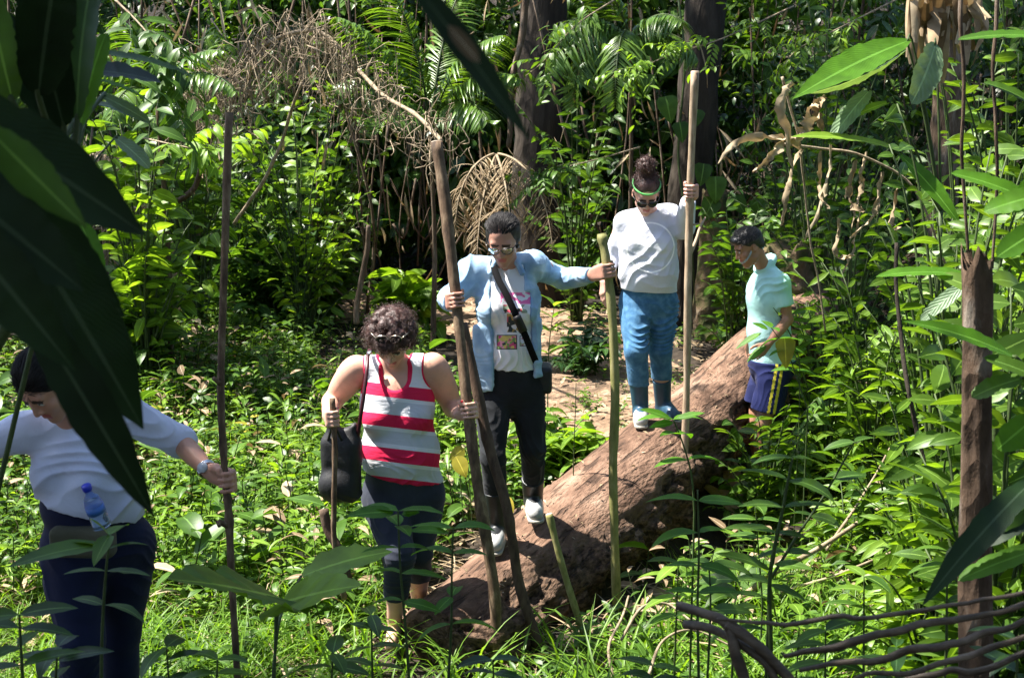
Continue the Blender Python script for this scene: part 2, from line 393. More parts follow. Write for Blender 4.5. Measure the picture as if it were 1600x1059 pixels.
cr_ = ramp(nt, [(.36, (.25, .25, .25)), (.43, (1, 1, 1))]); L(n3.outputs[0], cr_.inputs[0]); mc = N(nt, 'ShaderNodeMix', data_type='RGBA', blend_type='MULTIPLY'); mc.inputs[0].default_value = .8; L(mx.outputs[2], mc.inputs[6]); L(cr_.outputs[0], mc.inputs[7]); L(mc.outputs[2], b.inputs['Base Color'])
a0 = N(nt, 'ShaderNodeMath', operation='ADD'); L(n1.outputs[0], a0.inputs[0]); L(cr_.outputs[0], a0.inputs[1])
ad = N(nt, 'ShaderNodeMath', operation='ADD'); L(a0.outputs[0], ad.inputs[0]); L(n2_.outputs[0], ad.inputs[1]); bp = N(nt, 'ShaderNodeBump'); bp.inputs['Strength'].default_value = .8; bp.inputs['Distance'].default_value = .03; L(ad.outputs[0], bp.inputs['Height']); L(bp.outputs[0], b.inputs['Normal'])
M_log = m
Ys = np.linspace(5.62, 12.4, 260); rad = .350-.004*(Ys-5)-.22*np.clip((5.9-Ys)/.3, 0, 1)**3; zt = np.interp(Ys, *LZ); k5 = np.ones(15)/15; zt = np.convolve(np.pad(zt, 7, mode='edge'), k5, 'valid')
na = 130; an = np.arange(na)*2*np.pi/na; C = np.stack([logx(Ys), Ys, zt-rad], 1); side = unit(A(1, -.527, 0)); al = A(.466, .885, 0)
ca, sa = np.cos(an), np.sin(an)
U3 = ca[None, :, None]*side+sa[None, :, None]*A(0, 0, 1)+np.zeros((len(Ys), 1, 1)); Pn = C[:, None]+U3*rad[:, None, None]
thr = np.where(ca > 0, .80, .45)[None]+.28*fbm(Pn*A(1.3, 1.3, 1.3), 3, 77); low = np.clip((thr-sa[None])*4, 0, 1)    # rugged bark below, smooth worn wood on top
rg = .02*fbm(Pn*1.6, 3, 2)+.012*fbm(Pn*A(6, 2, 6), 3, 5); rough_ = low*(.085*np.abs(fbm(Pn*A(11, 7, 11), 4, 9))-.05+.07*fbm(Pn*3, 3, 12))
rr = rad[:, None]*(1+.05*np.sin(2*an+1))[None]+rg*(.35+.65*low)+rough_
Pn = C[:, None]+U3*rr[..., None]; bark = np.clip(low*1.5+.6*fbm(Pn*2.5, 3, 31)*low, 0, 1)
V = Pn.reshape(-1, 3); i, k = np.meshgrid(np.arange(len(Ys)-1), np.arange(na), indexing='ij'); a = (i*na+k).ravel(); bb = (i*na+(k+1) % na).ravel()
F = np.stack([a, bb, bb+na, a+na], 1); lb = P(800, 850, 6.5)*0+A(logx(6.5), 6.5, -.5)
V = np.concatenate([V, C[:1]+A(.03, .05, 0), C[-1:]]); nV = len(V); E = [[nV-2, q+2 if q+2 < na else 0, q+1, q] for q in range(0, na, 2)]; b0 = (len(Ys)-1)*na; E += [[nV-1, b0+q, b0+q+1, b0+(q+2) % na] for q in range(0, na, 2)]
o = put('fallen_log', mesh_np('fallen_log', V-lb, np.concatenate([F, E]), M_log, None, {'bark': np.concatenate([bark.ravel(), [1, 1]])}), None, lb)
tag(o, 'huge fallen tree trunk lying as a bridge, worn smooth on top, two women on it', 'log')
def near_log(x, y, m=.45): return (np.abs((np.asarray(x)-logx(np.asarray(y)))*.885) < m) & (np.asarray(y) > 4.8) & (np.asarray(y) < 12.6)
# ================================================================ VEGETATION
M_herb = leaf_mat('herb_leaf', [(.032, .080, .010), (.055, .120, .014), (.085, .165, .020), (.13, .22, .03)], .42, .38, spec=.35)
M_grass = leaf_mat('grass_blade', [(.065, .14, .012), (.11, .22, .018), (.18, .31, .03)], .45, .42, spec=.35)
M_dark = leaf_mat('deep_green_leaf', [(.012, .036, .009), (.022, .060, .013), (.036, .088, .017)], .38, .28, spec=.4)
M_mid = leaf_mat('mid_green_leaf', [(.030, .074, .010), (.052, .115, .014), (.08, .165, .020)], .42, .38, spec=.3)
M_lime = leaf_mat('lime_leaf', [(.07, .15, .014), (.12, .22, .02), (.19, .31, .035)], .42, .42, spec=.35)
M_pale = leaf_mat('pale_underside_leaf', [(.10, .17, .09), (.15, .23, .13)], .5, .25, vein=9)
M_big = leaf_mat('shade_darkened_blade', [(.006, .018, .005), (.011, .032, .008)], .55, .10, vein=26, bump=.10, spec=.25)  # base colour darkened to near-black, deep shade put into the leaf colour
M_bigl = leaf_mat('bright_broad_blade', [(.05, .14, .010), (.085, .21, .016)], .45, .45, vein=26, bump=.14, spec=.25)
M_yel = leaf_mat('yellow_leaf', [(.20, .20, .02), (.40, .34, .04)], .45, .4, tcol=(1.4, 1.2, .3))
M_dead = leaf_mat('dry_leaf', [(.12, .08, .045), (.26, .19, .12), (.42, .34, .24)], .8, .12, tcol=(1.2, 1, .7), spec=.2)
M_palm = leaf_mat('palm_leaflet', [(.05, .11, .013), (.08, .16, .02), (.14, .23, .035)], .34, .34)
M_twig = rough_mat('green_stem', [(.03, .05, .015), (.06, .09, .025)], 20, .6, .2)
M_wood = rough_mat('dark_bark', [(.012, .009, .007), (.032, .024, .018), (.06, .047, .035)], 6, .95, 1, .04, stretch=(1, 1, .25), sc2=9)
M_wood2 = rough_mat('brown_bark', [(.03, .019, .012), (.10, .066, .042), (.24, .19, .15)], 14, .92, 1, .03, stretch=(1, 1, .22), sc2=12)
M_moss = rough_mat('mossy_bark', [(.02, .03, .01), (.06, .07, .02), (.13, .085, .05), (.20, .17, .12)], 5, .95, 1, .03, sc2=10)
M_dry = rough_mat('dry_twig', [(.14, .10, .065), (.26, .20, .13), (.38, .31, .22)], 25, .85, .4)
LEAVES = [M_herb, M_grass, M_dark, M_mid, M_lime, M_dead, M_twig, M_yel]     # material slots 0..7
def gz(x, y): return float(ground(np.array([x]), np.array([y]))[0])
def herbs(G, x, y, h, L, m, rng, mi=0, prof='ovate', seg=3, asp=.45, stems=True, z=None, tilt=(.05, .8)):
    n = len(x); z = ground(x, y) if z is None else z; h = np.broadcast_to(h, (n,)); L = np.broadcast_to(L, (n,))
    lean = rng.normal(size=(n, 2))*.18*h[:, None]; fr = np.linspace(.35, 1, m)[None]+rng.normal(size=(n, m))*.06
    O = np.stack([x[:, None]+lean[:, :1]*fr**2, y[:, None]+lean[:, 1:]*fr**2, z[:, None]+h[:, None]*fr], -1)
    az_ = rng.random((n, 1))*6.28+np.arange(m)[None]*2.4+rng.normal(size=(n, m))*.3; tl = rng.uniform(*tilt, (n, m))
    D = np.stack([np.cos(az_)*np.cos(tl), np.sin(az_)*np.cos(tl), np.sin(tl)], -1)
    LL = (L[:, None]*rng.uniform(.6, 1.15, (n, m))).ravel()
    plant = np.repeat(rng.random(n), m); r_ = np.clip(plant*.7+.3*rng.random(n*m), 0, 1)
    G.leaves(O.reshape(-1, 3), D.reshape(-1, 3), A(0, 0, 1)+rng.normal(size=(n*m, 3))*.25, LL, LL*asp*rng.uniform(.8, 1.2, n*m), rng.uniform(.3, 1.3, n*m), rng.uniform(.05, .45, n*m), seg, prof, mi, r_)
    if stems:
        B = np.stack([x, y, z], -1); tops = O[:, -1]; w_ = np.clip(h*.012, .0015, .006)
        for o_ in (0,):
            e = A(1, 0, 0); f = A(0, 1, 0)
            V = np.stack([B-e*w_[:, None], B+e*w_[:, None], tops+e*w_[:, None]*.5, tops-e*w_[:, None]*.5, B-f*w_[:, None], B+f*w_[:, None], tops+f*w_[:, None]*.5, tops-f*w_[:, None]*.5], 1)
            F = np.array([[0, 1, 2, 3], [4, 5, 6, 7]])[None]+(np.arange(n)*8)[:, None, None]; G.add(V.reshape(-1, 3), F.reshape(-1, 4), None, .5, 6)
def tufts(G, x, y, L, blades, rng, mi=1, w=.008, z=None, seg=4, up=(.7, 1.5)):
    n = len(x); z = ground(x, y) if z is None else z
    az_ = rng.random((n, blades))*6.28; tl = rng.uniform(*up, (n, blades)); D = np.stack([np.cos(az_)*np.cos(tl), np.sin(az_)*np.cos(tl), np.sin(tl)], -1)
    O = np.stack([x[:, None]+rng.normal(size=(n, blades))*.02, y[:, None]+rng.normal(size=(n, blades))*.02, z[:, None]+np.zeros((n, blades))-.01], -1)
    LL = (np.broadcast_to(L, (n,))[:, None]*rng.uniform(.5, 1.2, (n, blades))).ravel()
    G.leaves(O.reshape(-1, 3), D.reshape(-1, 3), A(0, 0, 1)+rng.normal(size=(n*blades, 3))*.1, LL, w*rng.uniform(.6, 1.5, n*blades), rng.uniform(.5, 2.0, n*blades), .3, seg, 'grass', mi, np.clip(np.repeat(rng.random(n), blades)*.6+rng.random(n*blades)*.4, 0, 1))
def twigs(G, B, E, arch, m, L, rng, mi=2, asp=.42, prof='ovate', seg=3, start=.3, tw=.006, wood=6, droop=.5, opposite=False):
    "N curved twigs from B to E carrying m leaves each"
    B = np.asarray(B, float); E = np.asarray(E, float); n = len(B); t = np.linspace(start, 1, m)[None]+rng.normal(size=(n, m))*.015; t = np.clip(t, 0, 1)
    mid = (B+E)/2+np.asarray(arch)
    def pos(t): return ((1-t)**2)[..., None]*B[:, None]+(2*t*(1-t))[..., None]*mid[:, None]+(t*t)[..., None]*E[:, None]
    O = pos(t); T = pos(np.clip(t+.03, 0, 1.03))-pos(t-.03); T /= np.linalg.norm(T, axis=2)[..., None]+1e-9
    sd = np.cross(T, A(0, 0, 1)); sd /= np.linalg.norm(sd, axis=2)[..., None]+1e-9; sg = np.where(np.arange(m)%2 == 0, 1, -1)[None, :, None]
    D = T*.55+sd*sg+rng.normal(size=T.shape)*.28+A(0, 0, -1)*rng.uniform(0, droop, (n, m))[..., None]
    LL = (np.broadcast_to(L, (n,))[:, None]*rng.uniform(.6, 1.15, (n, m))).ravel(); r_ = np.clip(np.repeat(rng.random(n), m)*.6+.4*rng.random(n*m), 0, 1)
    UPn = np.cross(sd*sg, T)*sg; UPn = np.where(UPn[..., 2:3] < 0, -UPn, UPn)
    G.leaves(O.reshape(-1, 3), D.reshape(-1, 3), UPn.reshape(-1, 3)+A(0, 0, .4)+rng.normal(size=(n*m, 3))*.2, LL, LL*asp, rng.uniform(.2, 1.1, n*m), rng.uniform(.05, .4, n*m), seg, prof, mi, r_)
    ts = np.linspace(0, 1, 6)[None]+np.zeros((n, 1)); C = pos(ts); off = [A(math.cos(a_), math.sin(a_)*.5, math.sin(a_)) for a_ in (0, 2.1, 4.2)]; rr = tw*(1-.6*ts)
    V = np.stack([C+o_*rr[..., None] for o_ in off], 2).reshape(n, -1, 3); k = np.arange(5)*3; f = np.concatenate([np.stack([k+i_, k+(i_+1) % 3, k+3+(i_+1) % 3, k+3+i_], 1) for i_ in range(3)])
    G.add(V.reshape(-1, 3), (f[None]+(np.arange(n)*18)[:, None, None]).reshape(-1, 4), None, .5, wood)
def frond(G, B, dirv, Ln, droop, nl, ll, lw, rng, mi=0, wood=1, lbend=1.0, rad=.012, vdrop=.25, twist=0, mess=.07):
    "feather leaf: rachis with leaflets on both sides"
    d = unit(dirv); t = np.linspace(0, 1, 30); ang = droop*t**1.3; hz = unit(np.cross(d, A(0, 0, 1))); up = np.cross(hz, d)
    dx = np.cumsum(np.cos(ang))*Ln/30; dz = -np.cumsum(np.sin(ang))*Ln/30; C = np.asarray(B)+d*dx[:, None]+up*dz[:, None]
    G.tube(C, rad*(1-.8*t), 5, wood); T = np.gradient(C, axis=0); T /= np.linalg.norm(T, axis=1)[:, None]
    tt = np.linspace(.14, 1, nl); 
    for sg in (-1, 1):
        O = np.stack([np.interp(tt, t, C[:, i_]) for i_ in range(3)], 1); Tt = np.stack([np.interp(tt, t, T[:, i_]) for i_ in range(3)], 1); sd = np.cross(Tt, up); sd /= np.linalg.norm(sd, axis=1)[:, None]
        D = Tt*.75+sd*sg+np.cross(sd, Tt)*vdrop*-1+rng.normal(size=O.shape)*mess; w_ = np.sin(np.pi*np.clip(tt*.85+.12, 0, 1))**.6
        G.leaves(O, D, np.cross(sd, Tt)+A(0, 0, .3), ll*w_*rng.uniform(.9-mess*2, 1.1, nl), lw, lbend*rng.uniform(.7, 1.3, nl), .3, 5, 'lance', mi, rng.random(nl)*.6+.2)
# ---------------------------------------------------------------- trees: trunk, limbs and a crown of leaf clusters high overhead
TREE_N = [0]
def tree(x, y, r, H, label, mt, crown=(0, 0, 9, 3), nclus=90, lean=(0, 0), mi=3, seed=1, leafL=.2, lumps=.12, group=None):
    rng = np.random.default_rng(seed); z0 = gz(x, y); base = (x, y, z0); root = empty('tree', label, 'tree', base, group)
    t = np.linspace(0, 1, 46); C = np.stack([x+lean[0]*t+.12*np.sin(t*5+seed), y+lean[1]*t+.1*np.sin(t*4+seed*2), z0-.3+(H+.3)*t], 1)
    rr = r*(1+.9*np.exp(-(t*H)/.35))*(1-.55*t); G = Geo(); G.tube(C, rr, 22, 0, None, lumps, seed); G.build('trunk', mt, root, base)
    cc = A(x+crown[0], y+crown[1], crown[2]); G = Geo(); W_ = Geo(); cp = rng.normal(size=(nclus, 3)); cp /= np.linalg.norm(cp, axis=1)[:, None]; cp = cc+cp*(rng.random((nclus, 1))**.45)*A(crown[3], crown[3], crown[3]*.42)
    top = C[-6]
    for q in range(9):
        e = cc+unit(rng.normal(size=3))*A(1, 1, .3)*crown[3]*.7; W_.tube(spline([C[26+q*2], (C[26+q*2]+e)/2+A(0, 0, .5), e], 10), np.linspace(r*.35, .02, 10), 6)
    W_.build('limbs', mt, root, base)
    K = 9; Bc = np.repeat(cp, K, 0); dd = rng.normal(size=Bc.shape); dd /= np.linalg.norm(dd, axis=1)[:, None]
    twigs(G, Bc, Bc+dd*A(1, 1, .6)*.75, A(0, 0, .1), 8, leafL, rng, mi, .42, 'ovate', 2, .2, .008, 6); G.build('crown', LEAVES, root, base)
    return root
tree(1.9, 13.2, .24, 11, 'dark tree trunk with heart-leaved climber beside the tall pole top', M_wood, (-1.5, 1.2, 8.5, 3.4), 55, (.1, .3), 3, 11)
tree(.28, 14.6, .30, 12, 'broad black tree trunk in deep shade behind the woman in denim', M_wood, (-1.4, -3.2, 8.8, 3.0), 34, (-.1, .2), 2, 12)
tree(4.0, 12.2, .17, 11, 'pale brown trunk rising out of frame above the long drooping leaves', M_wood2, (-1.2, 1.4, 8, 3.0), 34, (.1, .3), 3, 13)
tree(-5.7, 14.2, .16, 10, 'slender mossy trunk among palms beyond the big dark foreground leaves', M_wood2, (-5.2, 1.5, 8.5, 3.0), 50, (.3, .2), 3, 14)
tree(-3.1, 16.5, .2, 11, 'thin dark trunk far back behind the dry vine tangle', M_wood, (0, 2, 9, 3.4), 80, (.3, .2), 2, 15)
tree(6.2, 14.5, .25, 12, 'dark trunk at the back right behind bright shrubs', M_wood, (-1.4, 1.8, 8.6, 3.3), 45, (-.3, .2), 2, 16)
tree(-6.6, 4.6, .22, 9, 'tree left of the frame whose dense crown shades the foreground', M_wood, (1.7, -1.3, 7.2, 2.4), 190, (.6, .1), 2, 17, .26)
tree(-3.4, .3, .2, 8, 'tree beside the viewer with a crown over the nearest leaves', M_wood, (1.4, 1.2, 6.8, 2.4), 42, (.3, .3), 2, 18, .26)
for q_, (tx, ty, cr, lb_) in enumerate([(-5.2, -4.0, (0, 0, 6.5, 4.2), 'tree standing behind the viewer on the left'), (.5, -5.5, (0, .5, 6.5, 4.2), 'tree standing straight behind the viewer'), (5.5, -3.5, (0, .5, 6.5, 4.2), 'tree standing behind the viewer on the right'),
    (6.8, 2.2, (-.3, .3, 6.5, 3.4), 'tree beside the clearing, right of the frame'), (9.5, 8.5, (0, .5, 8, 4), 'tree right of the frame beyond the bright shrubs'), (-8.2, 11.6, (1.2, -.4, 8, 3.2), 'tree left of the frame beyond the undergrowth')]):
    tree(tx, ty, .22, 8, lb_, M_wood, cr, 150 if q_ < 5 else 8, (.1, .1), 2, 60+q_, .42)  # unseen trees added out of frame to block skylight and dapple the floor
# moss-grown stump at back left
r_ = np.random.default_rng(3)
def stump(name, x, y, r, H, label, mt, seed, jag=.12, lumps=.25, lean=(0, 0), cat='stump', sides=26, top=.75, z0=None):
    z0 = gz(x, y)-.1 if z0 is None else z0; t = np.linspace(0, 1, 40); C = np.stack([x+lean[0]*t, y+lean[1]*t, z0+H*t], 1); n = len(C)
    a = np.arange(sides)*6.2832/sides; rr = (r*(1+.5*np.exp(-t*H/.25))*(1-(1-top)*t))[:, None]*(1+lumps*fbm(np.stack([np.cos(a)[None]*1.3+0*t[:, None], np.sin(a)[None]*1.3+0*t[:, None], (t*H*2)[:, None]+0*a[None]], -1), 3, seed))
    jg = jag*(noise3(np.stack([np.cos(a)*2.4, np.sin(a)*2.4, a*0], -1), seed+3)+.5*noise3(np.stack([np.cos(a)*7, np.sin(a)*7, a*0], -1), seed+4))
    V = np.stack([C[:, None, 0]+np.cos(a)*rr, C[:, None, 1]+np.sin(a)*rr, C[:, None, 2]+(t**6)[:, None]*jg[None]], -1).reshape(-1, 3)
    i_, k_ = np.meshgrid(np.arange(n-1), np.arange(sides), indexing='ij'); p0 = (i_*sides+k_).ravel(); p1 = (i_*sides+(k_+1) % sides).ravel(); F = np.stack([p0, p1, p1+sides, p0+sides], 1)
    V = np.concatenate([V, [C[-1]-A(0, 0, .06)]]); b0 = (n-1)*sides; E = [[len(V)-1, b0+q, b0+q+1, b0+(q+2) % sides] for q in range(0, sides, 2)]
    bs = A(x, y, z0); return tag(put(name, mesh_np(name, V-bs, np.concatenate([F, E]), mt), None, bs), label, cat)
x0 = P(297, 440, 12.5); stump('tree_stump', x0[0], 12.5, .17, 1.15, 'mossy decaying stump at the back left edge of the clearing', M_moss, 5, .15, .4)
o = P(1555, 1059, 3.3)
M_lichen = rough_mat('lichened_bark', [(.016, .010, .007), (.055, .034, .021), (.11, .07, .045), (.24, .20, .16)], 9, .92, 1, .02, stretch=(1, 1, .4), sc2=24)
stump('broken_trunk', o[0], 3.3, .037, P(1527, 405, 3.3)[2]-.1, 'bare broken trunk with a splintered top standing at the right', M_lichen, 9, .045, .35, (P(1527, 405, 3.3)[0]-o[0]-.01, 0), 'tree stump', 22, 1.0, .1)
stump('tree_stump', 2.55, 11.6, .42, 1.1, 'wide dark buttressed stump behind the boy in the aqua shirt', M_moss, 21, .2, .35)
stump('tree_stump', 1.95, 12.4, .16, 1.5, 'ochre mossy upright stump just behind the boy\'s face', M_moss, 22, .12, .3)
# ---------------------------------------------------------------- the thicket closing off the clearing
rng = np.random.default_rng(42)
def scatter(n, x0, x1, y0, y1, path=True, logm=.5, gaps=False):
    x = rng.uniform(x0, x1, n); y = rng.uniform(y0, y1, n); k = ~near_log(x, y, logm)
    if path: k &= ~on_path(x, y, 1.12)
    k &= ~((x > -2.1*(y/13)) & (x < .5) & (y > 9.8) & (y < 14.2) & (rng.random(n) > .18))
    if gaps: k &= fbm(np.stack([x*1.1, y*1.1, x*0], 1), 3, 55) > -.22+.35*rng.random(n)*0
    return x[k], y[k]
def clear_sight(x, y, z):
    "keep leaves out of the space in front of the five people: nothing there in the photograph either"
    d_ct = y; px = 800+x/np.maximum(y*ct-(z-CAMH)*st, .1)*FPX; return px
def shrubs(G, n, x0, x1, y0, y1, h, L, mi, ntw=16, m=11, prof='ovate', asp=.42, seg=3, zb=None, droop=.5):
    x, y = scatter(n, x0, x1, y0, y1); n = len(x); zb_ = ground(x, y); H = rng.uniform(.6, 1.15, n)*h
    B = np.repeat(np.stack([x, y, zb_+H*.05], 1), ntw, 0); a_ = rng.random(n*ntw)*6.28; sp_ = rng.uniform(.15, .75, n*ntw); Hr = np.repeat(H, ntw)
    E = B+np.stack([np.cos(a_)*sp_*Hr*.6, np.sin(a_)*sp_*Hr*.6, Hr*rng.uniform(.25, 1, n*ntw)], 1)
    ar = np.stack([E[:, 0]-B[:, 0], E[:, 1]-B[:, 1], E[:, 2]-B[:, 2]], 1)*A(-.15, -.15, .25)
    twigs(G, B, E, ar, m, L, rng, mi, asp, prof, seg, .3, .007, 6, droop)
def wall(n, x0, x1, y, mis, L, zlo, zhi, G, depth=1.5, m=11):
    "leafy sprays hanging and reaching out of the forest edge"
    x = rng.uniform(x0, x1, n); yy = y+rng.random(n)*depth; z = ground(x, yy)+rng.uniform(zlo, zhi, n)
    k = ((np.abs(x+.2) > 1.9) | (z > .95) | (yy > 16.0)) & ((np.abs(x-.3) > .45) | (z > 2.6) | (y > 16)); x, yy, z = x[k], yy[k], z[k]
    B = np.stack([x, yy+.4, z], 1); n = len(x); dl = rng.normal(size=(n, 3))*A(.5, .2, .35)+A(0, -.45, -.05)
    sel = rng.integers(0, len(mis), n)
    for q, mi in enumerate(mis):
        s_ = sel == q; twigs(G, B[s_], B[s_]+dl[s_]*rng.uniform(.7, 1.3, (s_.sum(), 1)), A(0, 0, .12), m, np.random.default_rng(q).choice(L, s_.sum()), rng, mi, .42, 'ovate', 4, .15, .005, 6, .8)
G = Geo()
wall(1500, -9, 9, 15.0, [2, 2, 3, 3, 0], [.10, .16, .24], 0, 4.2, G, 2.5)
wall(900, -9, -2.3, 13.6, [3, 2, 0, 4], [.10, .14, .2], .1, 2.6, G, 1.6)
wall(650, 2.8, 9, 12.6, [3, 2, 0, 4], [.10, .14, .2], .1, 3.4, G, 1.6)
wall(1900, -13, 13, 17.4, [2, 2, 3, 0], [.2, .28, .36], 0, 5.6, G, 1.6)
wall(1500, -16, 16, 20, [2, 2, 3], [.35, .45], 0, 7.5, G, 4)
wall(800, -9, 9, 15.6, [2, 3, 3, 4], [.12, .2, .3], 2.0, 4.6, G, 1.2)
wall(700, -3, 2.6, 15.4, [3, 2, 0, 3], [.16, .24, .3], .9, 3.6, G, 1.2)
wall(420, -9, 9, -2.5, [2, 2, 3], [.35, .45], 0, 5, G, 1.0, 10)  # unseen sprays behind the camera, added to block sky fill
for q in range(200):
    xx = rng.uniform(-8, 8); yy = rng.uniform(12.8, 16.5); g0 = gz(xx, yy); h_ = rng.uniform(.8, 4.5); lx = rng.normal()*.5
    if abs(xx-.3) < .5: continue
    G.tube(spline([(xx, yy, g0+rng.uniform(0, 1)), (xx+lx*.4+rng.normal()*.12, yy, g0+h_*.5), (xx+lx, yy-.2, g0+h_)], 8), rng.uniform(.004, .016), 4, 8)
n_ = 1100; x = rng.uniform(-8, 8, n_); y = rng.uniform(12.8, 16, n_); z = ground(x, y)+rng.uniform(.1, 4.2, n_); G.leaves(np.stack([x, y, z], 1), rng.normal(size=(n_, 3))*A(.5, .5, .3)+A(0, -.1, -1), A(0, -1, .2)+rng.normal(size=(n_, 3))*.4, rng.uniform(.1, .5, n_), rng.uniform(.012, .05, n_), rng.uniform(.2, 1.5, n_), .5, 4, 'lance', 5)
tag(G.build('thicket', LEAVES+[M_wood2, M_wood2], None, (0, 15, 0)), 'dense tangle of forest leaves closing off the back of the clearing', 'thicket', kind='stuff')
# ground cover
G = Geo()
x, y = scatter(11000, -7, 1.2, 6.3, 14.5, gaps=True); k = x < logx(y)-.42; x, y = x[k], y[k]; herbs(G, x, y, rng.uniform(.06, .30, len(x))*(1-.4*(np.abs(x) < 1.3)), rng.uniform(.035, .095, len(x)), 7, rng, 0)
x, y = scatter(2600, -7, 1.2, 6.3, 14.5, gaps=True); k = x < logx(y)-.42; x, y = x[k], y[k]; herbs(G, x, y, rng.uniform(.1, .3, len(x)), rng.uniform(.05, .11, len(x)), 8, rng, 4)
x, y = scatter(1100, -5, .4, 6.0, 13); k = x < logx(y)-.45; x, y = x[k], y[k]; herbs(G, x, y, rng.uniform(.15, .45, len(x)), rng.uniform(.06, .13, len(x)), 7, rng, 3, 'ovate', 4, .5)
x, y = scatter(700, -4, .4, 6.0, 12); k = x < logx(y)-.45; x, y = x[k], y[k]; herbs(G, x, y, rng.uniform(.12, .4, len(x)), rng.uniform(.10, .2, len(x)), 8, rng, 4, 'lance', 4, .2)
x, y = scatter(2800, .9, 6.5, 5.6, 12.5, gaps=True); k = x > logx(y)+.6; x, y = x[k], y[k]; herbs(G, x, y, rng.uniform(.08, .4, len(x)), rng.uniform(.06, .14, len(x)), 7, rng, 0)
x, y = scatter(900, 1.2, 6.5, 5.6, 11, gaps=True); k = x > logx(y)+.6; x, y = x[k], y[k]; herbs(G, x, y, rng.uniform(.2, .55, len(x)), rng.uniform(.12, .24, len(x)), 8, rng, 4, 'lance', 4, .22)
x, y = scatter(900, -1.8, 2.2, 4.9, 6.4); herbs(G, x, y, rng.uniform(.05, .2, len(x)), rng.uniform(.05, .10, len(x)), 6, rng, 3)
x, y = scatter(500, .4, 2.0, 8.6, 14, False); k = (np.abs(x-logx(y)) > .5) & (x < logx(y)); x, y = x[k], y[k]; k = rng.random(len(x)) < .35; herbs(G, x[k], y[k], .12, .06, 6, rng, 0)
x, y = scatter(170, -5, 5, 5.8, 12); k = np.abs(x-logx(y)) > .6; x, y = x[k], y[k]; herbs(G, x, y, rng.uniform(.15, .5, len(x)), rng.uniform(.18, .32, len(x)), 5, rng, 3, 'ovate', 5, .42)
x, y = scatter(50, -5, 5, 5.8, 12); k = np.abs(x-logx(y)) > .6; x, y = x[k], y[k]; herbs(G, x, y, rng.uniform(.1, .35, len(x)), rng.uniform(.10, .2, len(x)), 4, rng, 7, 'ovate', 4, .5)
x, y = scatter(700, -5, 5, 5.8, 12); k = np.abs(x-logx(y)) > .6; x, y = x[k], y[k]; herbs(G, x, y, rng.uniform(.1, .45, len(x)), rng.uniform(.08, .2, len(x)), 4, rng, 5, 'ovate', 4, .35)
tag(G.build('ground_cover', LEAVES, None, (0, 9, 0)), 'low leafy herbs covering the forest floor', 'ground cover', kind='stuff')
G = Geo()
x, y = scatter(2000, -2.8, -.5, 5.2, 9.2, gaps=True); k = x < logx(y)-.45; x, y = x[k], y[k]; tufts(G, x, y, rng.uniform(.15, .38, len(x)), 9, rng)
x, y = scatter(1500, .9, 3.4, 5.8, 9.5); k = x > logx(y)+.5; x, y = x[k], y[k]; tufts(G, x, y, rng.uniform(.15, .42, len(x)), 9, rng)
x, y = scatter(1500, -2.2, 2.4, 4.2, 5.9, True, .1); k = rng.random(len(x)) < .45; x, y = x[k], y[k]; tufts(G, x, y, rng.uniform(.18, .5, len(x)), 7, rng, 1, .016)
x, y = scatter(400, -1.9, 1.6, 3.4, 4.8); tufts(G, x, y, rng.uniform(.3, .6, len(x)), 6, rng, 1, .014)
x, y = scatter(1300, -6, -1.5, 7, 13); tufts(G, x, y, rng.uniform(.12, .3, len(x)), 7, rng)
for (cx0, cx1, cy0, cy1, n_) in ((-5, -.4, 6, 13, 2600), (1.2, 5.5, 6, 11, 2000)):
    x, y = scatter(n_, cx0, cx1, cy0, cy1); tufts(G, x, y, rng.uniform(.15, .4, len(x)), 2, rng, 5, .008)
tag(G.build('grass', LEAVES, None, (0, 7, 0)), 'long bright grass blades on the damp floor', 'grass', kind='stuff')
# dry leaves and twigs lying about
G = Geo(); x = rng.uniform(-5, 5, 9000); y = rng.uniform(4.5, 16, 9000); k = on_path(x, y, .85) & (rng.random(9000) < .55); x, y = x[~k], y[~k]; z = ground(x, y)+.015; k2 = near_log(x, y, .40); x, y, z = x[~k2], y[~k2], z[~k2]; z = np.where(on_path(x, y, 1.), z+.03, z)
a_ = rng.random(len(x))*6.28; G.leaves(np.stack([x, y, z], 1), np.stack([np.cos(a_), np.sin(a_), rng.uniform(-.05, .3, len(x))], 1), A(0, 0, 1)+rng.normal(size=(len(x), 3))*.3, rng.uniform(.05, .14, len(x)), rng.uniform(.02, .05, len(x)), rng.uniform(-.5, 1.5, len(x)), .3, 3, 'ovate', 5)
for q in range(420):
    xx, yy = rng.uniform(-2.2, 3.2), rng.uniform(4.8, 9.5)
    if abs(xx-logx(yy)) < .55: continue
    L_ = rng.uniform(.1, .55); a = rng.random()*6.28; e = A(math.cos(a), math.sin(a), rng.uniform(0, .25))*L_; p0 = A(xx, yy, gz(xx, yy)+.02); G.tube(spline([p0, p0+e/2+A(rng.normal()*.03, 0, .02), p0+e], 6), rng.uniform(.002, .006), 4, 6+2)
n_ = 170; Yl = rng.uniform(5.4, 10, n_); off = rng.uniform(-.30, .34, n_); zt_ = np.interp(Yl, Ys, zt)+.012-.0; R0 = np.interp(Yl, Ys, rad); zz = zt_-R0+np.sqrt(np.maximum(R0**2-(off)**2, 0)); a_ = rng.random(n_)*6.28
G.leaves(np.stack([logx(Yl)+off*.885, Yl-off*.466, zz+.004], 1), np.stack([np.cos(a_), np.sin(a_), 0*a_], 1), A(0, 0, 1)+rng.normal(size=(n_, 3))*.25, rng.uniform(.015, .05, n_), rng.uniform(.006, .02, n_), .8, .3, 3, 'ovate', 5)
